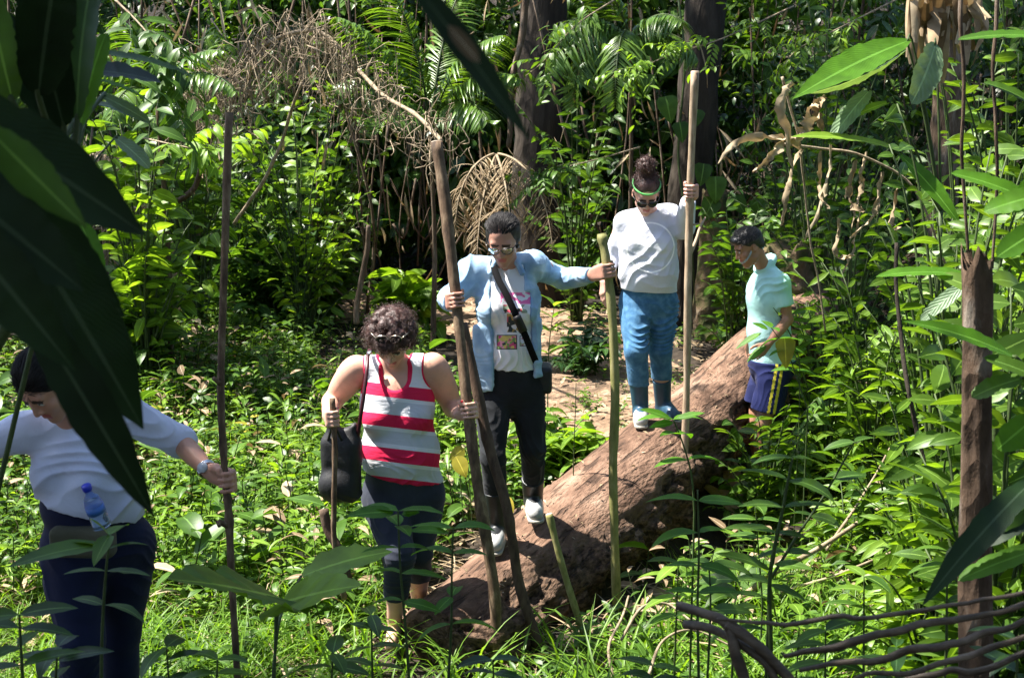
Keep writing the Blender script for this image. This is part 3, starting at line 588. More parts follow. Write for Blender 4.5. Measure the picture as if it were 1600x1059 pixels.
x, y = scatter(2600, -2.4, 2.6, 4.4, 7.0, True, .35); a_ = rng.random(len(x))*6.28; G.leaves(np.stack([x, y, ground(x, y)+rng.uniform(.01, .07, len(x))], 1), np.stack([np.cos(a_), np.sin(a_), rng.uniform(-.1, .35, len(x))], 1), A(0, 0, 1)+rng.normal(size=(len(x), 3))*.3, rng.uniform(.12, .5, len(x)), rng.uniform(.006, .016, len(x)), rng.uniform(0, 1.2, len(x)), .3, 4, 'grass', 5)
tag(G.build('leaf_litter', LEAVES+[M_dry], None, (0, 8, 0)), 'dry fallen leaves and twigs strewn over the floor and log', 'leaf litter', kind='stuff')
# ---------------------------------------------------------------- separate shrubs of the clearing edge and the bright right side
def shrub_thing(px, py, Yd, h, label, mi, L, ntw=22, m=12, prof='ovate', asp=.42, spread=.5, seed=0, lean=(0, 0), up=.25, group=None, name='shrub', cat='shrub', zb=None, seg=4):
    rg = np.random.default_rng(seed+100); b_ = P(px, py, Yd) if zb is None else A(P(px, py, Yd)[0], Yd, zb)
    b_ = A(b_[0], b_[1], gz(b_[0], b_[1])); root = empty(name, label, cat, b_, group)
    a_ = rg.random(ntw)*6.28; rr_ = rg.uniform(.15, 1, ntw)**.7*spread; E = b_+np.stack([np.cos(a_)*rr_+lean[0], np.sin(a_)*rr_+lean[1], h*rg.uniform(up, 1, ntw)], 1); B = np.repeat(b_[None], ntw, 0)+rg.normal(size=(ntw, 3))*A(.03, .03, 0)
    G = Geo(); G2 = Geo(); ar = (E-B)*A(-.25, -.25, .3)
    twigs(G, B, E, ar, m, L, rg, mi, asp, prof, seg, .28, .0001, 6, .5); G.build('foliage', LEAVES, root, b_)
    t = np.linspace(0, 1, 9)[:, None]
    for q in range(ntw): mid = (B[q]+E[q])/2+ar[q]; G2.tube((1-t)**2*B[q]+2*t*(1-t)*mid+t*t*E[q], np.linspace(.007, .002, 9)*(1+h*.3), 5)
    G2.build('stems', M_twig, root, b_); return root
bright = [
 (1490, 640, 4.6, 1.5, 'large-leaved bush just left of the broken trunk', 4, .17, .32), (1585, 620, 4.0, 2.0, 'large-leaved bush pressing in from the right edge', 0, .17, .35), (1560, 900, 2.9, .55, 'small bush wrapped about the foot of the broken trunk', 0, .10, .22), (1500, 500, 5.6, 2.6, 'tall bright bush showing on both sides of the broken trunk', 0, .14, .4), (1450, 800, 5.2, .9, 'low bright bush beneath the forked dark sapling top', 4, .14, .35),
 (1290, 640, 8.6, 1.5, 'bright glossy bush directly right of the boy', 4, .16, .55), (1370, 600, 8.2, 1.9, 'tall lime-leaved bush with lance leaves left of the broken trunk', 4, .20, .6),
 (1460, 560, 8.0, 2.3, 'sunlit bush filling the gap behind the splintered trunk top', 0, .16, .6), (1570, 560, 7.4, 2.4, 'bright bush at the far right edge behind the trunk', 4, .18, .6),
 (1590, 700, 5.4, 1.4, 'dense bush at the right edge halfway down', 0, .14, .45), (1420, 720, 6.6, 1.0, 'low broadleaf bush left of the trunk foot', 3, .15, .5),
 (1330, 760, 6.9, .8, 'small bush over the leaning dry branch', 4, .12, .45), (1200, 720, 7.9, 1.05, 'leafy bush hiding the boy\'s legs', 0, .13, .36),
 (1500, 420, 9.6, 3.2, 'high shrub reaching the top right below the dead leaves', 4, .17, .8), (1590, 330, 8.6, 3.6, 'tallest sunlit shrub in the top right corner', 0, .18, .8),
 (1330, 420, 10.2, 2.3, 'bush behind the hanging dead leaf strips', 3, .16, .7), (1150, 560, 10.6, 1.5, 'dark bush between the white-shirted woman and the boy', 3, .15, .5)]
for q, (px, py, Yd, h, lb_, mi, L_, sp_) in enumerate(bright):
    shrub_thing(px, py, Yd, h, lb_, mi, L_, 34, 13, 'lance' if mi == 4 else 'ovate', .26 if mi == 4 else .42, sp_, q)
back = [(500, 420, 13.4, .9, 'spreading shrub behind the striped woman\'s head', 3, .15, .5), (430, 430, 13, 1.4, 'glossy dark shrub with pointed leaves under the dry vines', 2, .2, .7), (200, 470, 10.5, 1.0, 'leafy shrub right of the dark foreground leaf tips', 3, .16, .6),
 (640, 415, 12.4, .7, 'pale-leaved seedling clump left of the leaning pole top', 4, .2, .3), (900, 330, 13.2, 2.3, 'fine-leaved green shrub between the two dark trunks', 3, .13, .8), (700, 330, 16.6, 2.6, 'shrub beneath the palm crown', 2, .18, .8),
 (380, 360, 13.2, 2.4, 'tall shrub tangled through the dry vine mass', 0, .15, .8), (500, 330, 13.6, 2.6, 'shrub with sunlit top right of the dry vine mass', 0, .14, .8), (1240, 330, 12.6, 3.0, 'high shrub with small bright leaves right of the tall pole', 3, .11, .9),
 (910, 500, 10.8, .5, 'low dark ferny clump beside the earth path', 2, .09, .4), (880, 660, 8.2, .45, 'bright young plants between the denim-clad woman and the greenish pole', 4, .13, .4)]
for q, (px, py, Yd, h, lb_, mi, L_, sp_) in enumerate(back):
    shrub_thing(px, py, Yd, h, lb_, mi, L_*1.45, 32, 11, 'ovate', .42, sp_, q+40)
for q, (px, py, Yd, h, lb_, mi, L_, sp_) in enumerate([(215, 330, 10.2, 2.6, 'tall shrub filling the upper left between palm and dark leaf', 4, .16, .8), (300, 300, 12.2, 2.6, 'leafy shrub around the mossy stump', 0, .12, .7), (470, 300, 12.4, 2.3, 'lime-tipped shrub under the middle of the vine tangle', 4, .12, .8), (600, 300, 16.6, 2.2, 'pale-leaved shrub left of the leaning pole', 0, .13, .7), (790, 330, 16.4, 1.8, 'low shrub at the foot of the black trunk', 3, .12, .5), (1290, 200, 11.6, 3.3, 'small-leaved shrub behind the heliconia tips', 3, .10, .9)]):
    shrub_thing(px, py, Yd, h, lb_, mi, L_*1.4, 36, 12, 'ovate', .42, sp_, q+80)
# arching branch of small pale leaves beside the top of the tall pole
def branch(label, pix, mi, L, seed, m=26, subs=9, prof='lance', asp=.36, name='leafy_branch', rad=.008, sub=.35):
    rg = np.random.default_rng(seed); C = spline([P(*p) for p in pix], 30); root = empty(name, label, 'branch', C[0]); G = Geo(); G.tube(C, np.linspace(rad, rad*.3, 30), 6); G.build('stem', M_dry, root, C[0])
    G = Geo(); idx = rg.integers(4, 30, subs*2); B = C[idx]; T = np.gradient(C, axis=0)[idx]; T /= np.linalg.norm(T, axis=1)[:, None]; E = B+(T+rg.normal(size=B.shape)*A(.6, .6, .5))*sub*rg.uniform(.5, 1.1, (len(B), 1)); twigs(G, B, E, A(0, 0, .04), m//2, L, rg, mi, asp, prof, 4, .1, .002, 6, .7); G.build('foliage', LEAVES, root, C[0])
branch('arching branch of small yellow-green leaves just left of the tall pole\'s top', [(1240, 10, 12), (1130, 60, 11.4), (1050, 85, 11), (990, 112, 10.8)], 4, .09, 1, 24, 13)
branch('branch of pale small leaves high above the long drooping leaves', [(1400, 0, 11), (1310, 45, 10.6), (1250, 75, 10.4), (1225, 100, 10.3)], 4, .09, 2, 22, 10)
branch('sunlit leafy branch hanging at the top centre between the dark trunks', [(960, 0, 11.5), (900, 40, 11.2), (850, 95, 11), (820, 120, 11)], 0, .12, 3, 18, 8)
branch('bough of fine leaves left of the bun-haired woman', [(1000, 230, 11.8), (930, 250, 11.4), (880, 262, 11.2), (845, 275, 11.1)], 3, .11, 4, 18, 12)
branch('bright yellow-green sprig over the left dry vine clump', [(330, 30, 12), (350, 60, 11.6), (365, 85, 11.4)], 4, .12, 5, 18, 6)
branch('leafy spray with pinnate leaves right of the big dark leaf', [(220, 215, 9.6), (265, 225, 9.4), (300, 232, 9.3), (330, 240, 9.2)], 4, .16, 6, 18, 5)
branch('leafy bough at the top left behind the foreground leaf stalks', [(180, 0, 9), (220, 40, 8.8), (250, 80, 8.6), (265, 120, 8.5)], 3, .2, 7, 16, 7)
# ---------------------------------------------------------------- palms
def palm(label, px, py, Yd, fr, seed, mats=(M_palm, M_twig), name='palm', ll=.44, lw=.027, nl=60, lbend=1.1, stem=.11, cat='palm'):
    rg = np.random.default_rng(seed); b_ = P(px, py, Yd); g_ = A(b_[0], b_[1], gz(b_[0], b_[1])); root = empty(name, label, cat, g_)
    G = Geo(); G.tube(spline([g_-A(0, 0, .1), (g_+b_)/2+A(.03, 0, 0), b_], 12), np.linspace(.12, .07, 12)*stem*2, 12, 0, None, .15, seed); G.build('trunk', M_wood2, root, g_)
    for (ex, ey, eY, dr) in fr:
        e = P(ex, ey, eY); d = e-b_; Ln = np.linalg.norm(d); dd = unit(unit(d)+A(0, 0, dr*.42)); G = Geo(); frond(G, b_, dd, Ln*1.12, dr, nl, ll, lw*(.6 if mats[0] is M_dead else 1), rg, 0, 1, lbend, .014, .25, 0, .30 if mats[0] is M_dead else .09); G.build('frond', list(mats), root, g_)
palm('palm with arching feather fronds at the top centre left of the blurred leaf', 672, 210, 11.8, [(545, 70, 11.2, 1.6), (585, 0, 11.4, 1.0), (640, -60, 11.6, .8), (745, 20, 11.3, 1.1), (785, 70, 11.2, 1.4), (590, 150, 10.9, 1.9), (560, 110, 11.2, 1.5), (760, 150, 11, 1.6), (700, -40, 12.2, .7)], 1)
palm('palm whose long fronds droop between the two dark trunks at the top', 985, 60, 12.6, [(870, 40, 12, 1.2), (850, 130, 11.8, 1.7), (930, -60, 12.2, .8), (1060, 20, 12, 1.2), (1090, 90, 12.4, 1.5), (960, 190, 11.6, 2.0), (900, 190, 12, 2)], 2, ll=.42, lw=.024, nl=52)
palm('young palm right of the dark leaf tips at upper left', 245, 160, 10.4, [(150, 90, 10, 1.1), (200, 20, 10, .8), (330, 60, 10, 1.0), (360, 120, 9.8, 1.3), (170, 180, 9.6, 1.6), (290, 200, 9.8, 1.6)], 3, ll=.28, lw=.035, nl=26)
palm('dead palm with withered brown fronds slumped behind the leaning pole', 775, 240, 12.8, [(715, 370, 12.2, 1.6), (745, 400, 12, 1.0), (800, 390, 12, 1.1), (860, 390, 11.8, 1.4)], 4, (M_dead, M_dry), ll=.5, lw=.022, nl=44, lbend=1.6, cat='dead palm')
palm('withered palm with hanging dry fronds behind the big dark leaves', 150, 240, 11.4, [(110, 380, 11, 1.8), (170, 420, 10.8, 1.7), (200, 360, 10.8, 2.0), (230, 330, 11, 1.6), (240, 400, 10.6, 1.9)], 5, (M_dead, M_dry), ll=.45, lw=.02, nl=36, lbend=1.6, cat='dead palm')
# dry vine tangles slung over the branches
def tangle(label, pix, seed, n, ln, name='vine_tangle'):
    rg = np.random.default_rng(seed); C = spline([P(*p) for p in pix], 60); root = empty(name, label, 'dry vines', C[0]); G = Geo(); G.tube(C, .018, 7, 0, None, .2); G.build('branch', M_dry, root, C[0]); G = Geo()
    for q in range(n):
        p0 = C[rg.integers(0, 60)]+rg.normal(size=3)*A(.10, .2, .10); L_ = rg.uniform(.3, 1)*ln; k = rg.normal(size=3)*A(.5, .5, .2); e = p0+(A(0, 0, -1)+k*.6)*L_; G.tube(spline([p0, p0+k*L_*.45+A(0, 0, .12*L_), (p0+e)/2+rg.normal(size=3)*.07, e, e+rg.normal(size=3)*.06], 12), rg.uniform(.0018, .0042), 4, 0, rg.random())
    G.build('vines', M_dry, root, C[0])
tangle('tan dry vine tangle draped over a limb at upper left centre', [(385, 100, 11.6), (430, 62, 11.4), (490, 48, 11.3), (530, 75, 11.2), (570, 125, 11.3)], 1, 280, .55)
tangle('smaller dry vine clump hanging above the forked brown stem', [(290, 150, 11.2), (320, 118, 11), (350, 110, 11), (372, 130, 11)], 2, 170, .5)
tangle('sparse dry creeper running down to the cut end of the leaning pole', [(560, 110, 11), (600, 150, 10.6), (650, 180, 10.2), (690, 220, 9.8)], 3, 90, .35)
# hanging vines and thin stems
def vine(label, pix, r, mt=M_wood2, name='vine', cat='vine', seed=0): 
    C = spline([P(*p) for p in pix], 36); C = C+fbm(C*3+seed, 2, seed)[:, None]*A(.02, .02, 0); G = Geo(); G.tube(C, np.linspace(r, r*.7, 36), 7, 0, None, .15, seed); tag(G.build(name, mt, None, C[0]), label, cat)
vine('forked brown stem curving up under the smaller dry vine clump', [(240, 325, 12), (300, 300, 11.8), (330, 220, 11.6), (350, 150, 11.4)], .03)
vine('thin leaning branch crossing the shrubs left of centre', [(365, 350, 11.5), (420, 270, 11.3), (445, 200, 11.2), (470, 130, 11)], .018, M_dry, seed=2)
vine('grey liana hanging in front of the black trunk at the top', [(826, -30, 12.5), (812, 60, 12.4), (800, 130, 12.3), (795, 230, 12.2)], .035, seed=3)
vine('upright dead sapling stub left of the denim-clad woman\'s shoulder', [(556, 505, 10.5), (562, 460, 10.5), (572, 400, 10.5), (577, 352, 10.5)], .028, M_wood2, 'dead_sapling', 'dead sapling', 4)
vine('straight reddish stem at the top right, left one of the pair', [(1498, -20, 5.2), (1506, 130, 5.2), (1504, 260, 5.2), (1512, 400, 5.2)], .009, seed=5)
vine('straight reddish stem at the far top right, right one of the pair', [(1556, -20, 5.0), (1552, 130, 5.0), (1556, 260, 5.0), (1548, 420, 5.0)], .008, seed=6)
vine('dark forked sapling stem crossing the right side', [(1470, 900, 4.6), (1450, 780, 4.7), (1430, 660, 4.8), (1408, 520, 4.9), (1400, 380, 5.0)], .011, M_wood, seed=7)
vine('long dry fallen branch leaning across the right foreground grass', [(1128, 955, 5.9), (1210, 895, 6.1), (1290, 850, 6.4), (1380, 790, 6.8), (1500, 715, 7.2)], .016, M_dry, 'dry_branch', 'branch', 8)
vine('thinner dry branch lying beside the long fallen one', [(1200, 930, 6.0), (1300, 900, 6.1), (1400, 860, 6.3), (1460, 840, 6.5)], .009, M_dry, 'dry_branch', 'branch', 9)
vine('thin dry stick propped above the long fallen branch', [(1290, 860, 6.5), (1350, 770, 6.7), (1390, 700, 6.8)], .008, M_dry, 'dry_branch', 'branch', 10)
for q, (pp, lb_) in enumerate([([(955, 1059, 5.0), (950, 1010, 5.1), (975, 960, 5.3), (985, 930, 5.5)], 'leftmost pale arched root in front of the log'), 
        ([(970, 1000, 5.2), (1000, 950, 5.3), (1040, 945, 5.4), (1075, 970, 5.3)], 'pale root arching up to the right of the greenish pole foot'), ([(1010, 1059, 4.8), (1035, 1000, 5), (1090, 985, 5.2), (1150, 1010, 5.2)], 'pale creeping root beneath the dry frond joint')]): vine(lb_, pp, .007, M_dry, 'exposed_root', 'root', 20+q)
vine('dry twig from which the row of withered strips hangs', [(1215, 225, 6.4), (1280, 232, 6.5), (1350, 245, 6.5), (1430, 300, 6.5), (1480, 420, 6.5)], .008, M_dry, 'dry_branch', 'branch', 31)
vine('crooked dry twig rising behind the curled tan leaves', [(1225, 120, 6.2), (1236, 170, 6.2), (1250, 225, 6.2), (1262, 330, 6.3), (1290, 520, 6.4)], .007, M_dry, 'dry_branch', 'branch', 32)
# heart leaves climbing the dark trunk
cl = empty('climber', 'climber with heart-shaped leaves on the dark trunk beside the tall pole', 'climbing plant', (1.9, 12.9, gz(1.9, 12.9)))
G = Geo(); G.tube(spline([(1.9, 12.95, 0), P(1080, 380, 12.6), P(1060, 250, 12.7), P(1070, 100, 12.7), P(1060, 0, 12.8)], 30), .012, 6); G.build('stem', M_twig, cl, cl.location)
for (px, py, s_) in [(1040, 165, .26), (1062, 205, .2), (1018, 75, .24), (995, 78, .2), (1118, 290, .26), (1100, 270, .22), (1148, 322, .2), (1180, 325, .2), (1115, 325, .24), (1090, 185, .2), (1012, 130, .22), (1045, 110, .2), (735, 330, .0)]:
    if not s_: continue
    rg = np.random.default_rng(px); o_ = P(px, py-14, 12.25); G = Geo(); G.leaves([o_], [A(rg.normal()*.35, -.35, -1)], [A(0, -1, .3)], s_, s_*.8, .4, .15, 8, 'heart', 0, [rg.random()]); G.build('leaf', M_mid, cl, cl.location)
# ================================================================ PEOPLE
def skin_mat(name, c, rough=.5):
    m = rough_mat(name, [tuple(x*.85 for x in c), c, (min(1, c[0]*1.12), c[1]*1.02, c[2]*1.0)], 9, rough, .08, .003, detail=4, spec=.4)
    b = m.node_tree.nodes['Principled BSDF']; b.inputs['Subsurface Weight'].default_value = .12
    b.inputs['Subsurface Radius'].default_value = (.02, .008, .004); b.inputs['Subsurface Scale'].default_value = .5
    return m
def cloth_mat(name, cols, scale=5, rough=.85, weave=900, bump=.25):
    m, nt, b = nodes(name); L = nt.links.new
    tc = N(nt, 'ShaderNodeTexCoord'); nz = N(nt, 'ShaderNodeTexNoise'); nz.inputs['Scale'].default_value = scale; nz.inputs['Detail'].default_value = 5
    L(tc.outputs['Object'], nz.inputs['Vector']); rp = ramp(nt, [(.35+.3*i/(len(cols)-1), c) for i, c in enumerate(cols)]); L(nz.outputs[0], rp.inputs[0])
    L(rp.outputs[0], b.inputs['Base Color']); b.inputs['Roughness'].default_value = rough; b.inputs['Specular IOR Level'].default_value = .2
    b.inputs['Sheen Weight'].default_value = .05
    n2 = N(nt, 'ShaderNodeTexNoise'); n2.inputs['Scale'].default_value = 26; n2.inputs['Detail'].default_value = 4; n2.inputs['Distortion'].default_value = .8
    L(tc.outputs['Object'], n2.inputs['Vector'])
    bp = N(nt, 'ShaderNodeBump'); bp.inputs['Strength'].default_value = bump; bp.inputs['Distance'].default_value = .008; L(n2.outputs[0], bp.inputs['Height']); L(bp.outputs[0], b.inputs['Normal'])
    return m
def plain(name, c, rough=.4, metal=0, trans=0, spec=.5):
    m, nt, b = nodes(name); b.inputs['Base Color'].default_value = c4(c); b.inputs['Roughness'].default_value = rough
    b.inputs['Metallic'].default_value = metal; b.inputs['Specular IOR Level'].default_value = spec
    if trans: b.inputs['Transmission Weight'].default_value = trans
    return m
M_lip = plain('lips', (.42, .12, .11), .4); M_brow = plain('eyebrow', (.05, .03, .022), .8); M_eye = plain('eye', (.5, .48, .45), .2)
M_nail = plain('red_nail_polish', (.65, .02, .03), .2)
M_haird = rough_mat('dark_hair', [(.008, .007, .007), (.018, .015, .015), (.035, .030, .030)], 40, .5, .15, .004, spec=.3)
M_hairb = rough_mat('auburn_hair', [(.022, .009, .007), (.050, .019, .014), (.10, .042, .030)], 70, .45, .6, .01, spec=.5)
M_hairk = rough_mat('black_hair', [(.006, .006, .007), (.014, .014, .016), (.03, .03, .034)], 60, .38, .5, .01, spec=.5)
M_glass = plain('dark_lens', (.01, .012, .02), .06); M_frame = plain('glasses_frame', (.015, .012, .012), .3)
M_clear = plain('clear_lens', (.75, .8, .8), .05, trans=.9)
M_rubber = rough_mat('black_rubber', [(.008, .009, .010), (.02, .022, .025)], 12, .42, .1, .004, spec=.45)
M_toe_glare = rough_mat('sun_glare_toe', [(.22, .22, .22), (.40, .40, .39), (.56, .56, .54)], 12, .3, .2, .004, spec=.5)  # pale toe colour paints the sun glare on dark rubber
M_sole = plain('boot_sole', (.30, .28, .24), .8)

def frame(f, u=(0, 0, 1)):
    "rows: right, forward, up"
    f = unit(f); r = unit(np.cross(f, u)); return np.stack([r, f, np.cross(r, f)])
def head_prims(c, M, sc=1.0, female=True):
    def q(x, y, z): return c+sc*(A(x, y, z)@M)
    k = .012*sc; E = []
    def e(x, y, z, rx, ry, rz, kk=k, n=False):
        p = ell(q(x, y, z), (rx*sc, ry*sc, rz*sc), M, kk); E.append(neg(p) if n else p)
    def cn(a, b, r1, r2, kk=k): E.append(cone(q(*a), q(*b), r1*sc, r2*sc, kk))
    e(0, -.012, .032, .074, .094, .085)
    e(0, .030, -.035, .060, .062, .078, .025)
    cn((-.035, .005, -.075), (0, .065, -.098), .022, .022, .02); cn((.035, .005, -.075), (0, .065, -.098), .022, .022, .02)
    e(-.036, .060, -.028, .024, .022, .024, .015); e(.036, .060, -.028, .024, .022, .024, .015)
    cn((-.04, .072, .026), (.04, .072, .026), .012, .012, .016)
    e(-.031, .097, .006, .016, .016, .012, .008, True); e(.031, .097, .006, .016, .016, .012, .008, True)
    e(-.031, .078, .005, .0145, .0125, .011, .003); e(.031, .078, .005, .0145, .0125, .011, .003)
    cn((0, .086, .018), (0, .106, -.026), .007, .0105, .010)
    e(-.013, .096, -.030, .0085, .009, .007, .006); e(.013, .096, -.030, .0085, .009, .007, .006)
    cn((-.019, .082, -.0585), (.019, .082, -.0585), .0065, .0065, .006); cn((-.008, .090, -.056), (.008, .090, -.056), .006, .006, .005)
    cn((-.013, .086, -.068), (.013, .086, -.068), .0075, .0075, .006)
    for sx in (-1, 1): e(sx*.076, -.008, -.006, .008, .019, .030, .006); e(sx*.083, -.004, -.004, .006, .010, .018, .004, True)
    spots = [(q(0, .088, -.062), .022*sc, .010*sc, 1), (q(-.031, .093, .026), .024*sc, .0065*sc, 2), (q(.031, .093, .026), .024*sc, .0065*sc, 2),
             (q(-.031, .088, .005), .011*sc, .006*sc, 3), (q(.031, .088, .005), .011*sc, .006*sc, 3), (q(-.031, .093, .006), .0045*sc, .005*sc, 2), (q(.031, .093, .006), .0045*sc, .005*sc, 2)]
    return E, spots, q
def hand_open(w, d, n, side, sc=1.0, curl=.5, spread=.12):
    "w wrist, d pointing direction, n out of the back of the hand, side +-1: where the thumb is"
    d = unit(d); n = unit(n-d*np.dot(n, d)); s = np.cross(d, n)*side; E = []; tips = []
    kn = []
    for i, (off, l) in enumerate([(.030, .040), (.010, .044), (-.010, .041), (-.028, .033)]):
        K = w+(d*(.082-.004*abs(i-1))+s*off)*sc; kn.append(K)
        E.append(cone(w+s*off*.55*sc+d*.012*sc, K, .015*sc, .0125*sc, .014*sc))
        p = K; dd = unit(d+s*off*spread*12); r = (.0092, .0095, .009, .0078)[i]*sc
        for j, fr in enumerate((1., .65, .5)):
            dd = unit(dd-n*curl*(1, 1.1, .8)[j]*.8); e = p+dd*l*fr*sc; E.append(cone(p, e, r, r*.9, .004)); p = e; r *= .9
        tips.append((p+dd*.004*sc+n*.003*sc, .008*sc))
    t0 = w+(d*.022+s*.022-n*.006)*sc; t1 = w+(d*.052+s*.048-n*.016)*sc; t2 = t1+(d*.030+s*.012-n*.006)*sc; t3 = t2+(d*.024+s*.000-n*.004)*sc
    E += [cone(t0, t1, .016*sc, .0115*sc, .012), cone(t1, t2, .011*sc, .010*sc, .004), cone(t2, t3, .010*sc, .0085*sc, .004)]
    tips.append((t3+n*.003, .009*sc))
    return E, tips
def hand_grip(w, pp, ax, r, back, sc=1.0, tsgn=1):
    """hand closed on a pole: w wrist, pp point on the pole axis, ax pole direction towards the thumb, r pole radius,
    back: direction (from the pole) of the side where the palm lies; fingers come round the far side and end opposite"""
    ax = unit(ax); e0 = unit((w-pp)-ax*np.dot(w-pp, ax)); e1 = np.cross(ax, e0); e1 = e1*np.sign(np.dot(e1, back)+1e-9); E = []; tips = []
    r1 = r+.0095*sc
    for i, off in enumerate((.032, .011, -.010, -.029)):
        rf = (.0095, .0098, .0092, .0082)[i]*sc
        c = pp+ax*off*sc
        def q(a, rr=r1): return c+(e1*math.cos(a)-e0*math.sin(a))*rr
        K = q(R(8), r1+.006*sc)+ax*0
        E.append(cone(w+ax*off*.6*sc+(K-w)*.12, K, .0155*sc, .0125*sc, .014))
        an = [8, 72, 128, 190-6*i]; pts = [q(R(a), r1+(.006 if j == 0 else .002)*sc) for j, a in enumerate(an)]
        for j in range(3): E.append(cone(pts[j], pts[j+1], rf*(1-.06*j), rf*(1-.06*(j+1)), .0035))
        tips.append((pts[3]+(pts[3]-c)*.35, .0085*sc))
    tb = w+(pp-w)*.35+ax*.030*sc; c = pp+ax*.036*sc
    t1 = c+e0*(r+.013*sc)-e1*.004; t2 = c+unit(e0*.45-e1)*(r+.010*sc)+ax*.008*sc; t3 = c+unit(-e0*.35-e1)*(r+.0095*sc)+ax*.012*sc
    E += [cone(tb, t1, .016*sc, .012*sc, .012), cone(t1, t2, .0115*sc, .0105*sc, .004), cone(t2, t3, .0105*sc, .009*sc, .004)]
    tips.append((t3+(t3-c)*.25, .009*sc))
    return E, tips
def face_mats(V, Q, spots, tips, nail=4):
    C = V[Q].mean(1); fm = np.zeros(len(Q), int)
    for c, rx, rz, mi in spots:
        d = C-c; fm[(np.abs(d[:, 2]) < rz) & (np.linalg.norm(d[:, :2], axis=1) < rx) & (np.linalg.norm(d, axis=1) < rx*1.2)] = mi
    if tips:
        for c, r in tips: fm[np.linalg.norm(C-c, axis=1) < r] = nail
    return fm
def crease(V, Nn, amp, freq, ax, seed=0, warp=.6, mask=1.0):
    "cloth folds: ridges running across direction ax, broken up by noise"
    s = V@unit(ax); nn = fbm(V*3.2, 2, seed); am = np.clip(.35+fbm(V*4.5+9, 2, seed+5)*1.3, 0, 1.4)
    f = np.sin(freq*s+warp*freq*.06*nn*6); f = 1-np.abs(f)**.7
    return V+Nn*(amp*am*(f-.35)*mask)[:, None]
def strands(G, roots, dirs, length, rad, curl=0, turns=3, droop=.5, seg=8, rng=None, mi=0, lift=None):
    rng = rng or np.random.default_rng(3)
    n = len(roots); t = np.linspace(0, 1, seg+1)
    L = np.broadcast_to(length, (n,))
    D = dirs/np.linalg.norm(dirs, axis=1)[:, None]
    a = np.cross(D, rng.normal(size=(n, 3))); a /= np.linalg.norm(a, axis=1)[:, None]; b = np.cross(D, a)
    ph = rng.random(n)*6.28
    C = roots[:, None]+D[:, None]*(L[:, None]*t)[..., None]+A(0, 0, -1)*(droop*L[:, None]*t**2)[..., None]
    if curl: C = C+curl*(a[:, None]*np.cos(ph[:, None]+turns*6.28*t)[..., None]+b[:, None]*np.sin(ph[:, None]+turns*6.28*t)[..., None])*np.minimum(1, t*3)[None, :, None]
    for k, o in enumerate(3*[0]): pass
    off = [a*math.cos(x)+b*math.sin(x) for x in (0, 2.09, 4.19)]
    rr = rad*(1-.7*t)
    V = np.stack([C+o[:, None]*rr[None, :, None] for o in off], 2).reshape(n, -1, 3)
    k = np.arange(seg)*3; f = np.concatenate([np.stack([k+i, k+(i+1) % 3, k+3+(i+1) % 3, k+3+i], 1) for i in range(3)])
    F = f[None]+(np.arange(n)*(seg+1)*3)[:, None, None]
    G.add(V.reshape(-1, 3), F.reshape(-1, 4), None, np.repeat(rng.random(n), (seg+1)*3), mi)
def limb(a, b, c, r, k=.02, bulge=.006): return [cone(a, b, r[0], r[1], k, bulge=bulge), cone(b, c, r[2], r[3], k, bulge=bulge)]

class Person:
    def __init__(s, label, J, fwd, base, h=.006, group=None):
        s.J = {k: (P(*v) if len(v) == 3 else A(*v[1:])) for k, v in J.items()}; s.h = h
        s.root = empty('person', label, 'person', base, group); s.base = A(*base)
        j = s.J; s.F = unit(A(*fwd)); s.UPv = unit(j['neck']-j['pelvis']); s.F = unit(s.F-s.UPv*np.dot(s.F, s.UPv)); s.Rt = np.cross(s.F, s.UPv)
        s.M = np.stack([s.Rt, s.F, s.UPv])
    def torso(s, chest, waist, hip, depth=.115, bust=.05, belly=0, bz=.0):
        j = s.J; M = s.M; T = []
        pel, ne = j['pelvis'], j['neck']; q = lambda t, f=0, x=0: pel+(ne-pel)*t+s.F*f+s.Rt*x
        L = np.linalg.norm(ne-pel)
        T.append(ell(q(-.02), (hip, depth*1.12, L*.27), M, .05))
        T.append(ell(q(.30, belly*.5), (waist, depth*.98+belly*.5, L*.27), M, .06))
        T.append(ell(q(.66, .0), (chest, depth, L*.30), M, .06))
        if bust:
            for x in (-1, 1): T.append(ell(q(.62+bz, depth*.72, x*chest*.48), (bust*1.1, bust, bust*1.05), M, .03))
        for a in ('sl', 'sr'): T.append(cone(ne+(j[a]-ne)*.12-s.UPv*.02, j[a]-s.UPv*.005, .045, .052, .04))
        s.T = T; return T
    def obj(s, name, V, Q, mats, fmat=None, attrs=None, parent=None):
        return put(name, mesh_np(name, V-s.base, Q, mats, None, attrs, fmat), parent or s.root)

# ---------------------------------------------------------------- poles (built first: the hands close on them)
POLE = {}
def pole_at(name, z):
    pts = POLE[name][0]; o = np.argsort(pts[:, 2])
    return A(*[np.interp(z, pts[o, 2], pts[o, i]) for i in range(3)])
def defpole(name, pix, rad): POLE[name] = (spline([P(*p) for p in pix], 40), rad)
defpole('A', [(358, 176, 4.45), (351, 400, 4.40), (345, 600, 4.36), (350, 720, 4.34), (357, 800, 4.32), (362, 905, 4.32), (372, 1075, 4.32)], .013)
defpole('B', [(682, 222, 6.00), (697, 330, 5.93), (714, 480, 5.84), (731, 640, 5.72), (748, 770, 5.66), (772, 920, 5.62), (775, 1010, 5.6)], .026)
defpole('C', [(722, 505, 5.98), (741, 590, 5.92), (765, 700, 5.86), (789, 780, 5.82), (800, 840, 5.80), (812, 915, 5.78), (842, 1010, 5.72)], .025)
defpole('D', [(519, 622, 5.62), (523, 700, 5.60), (522, 780, 5.6), (523, 850, 5.6), (538, 935, 5.65)], .013)
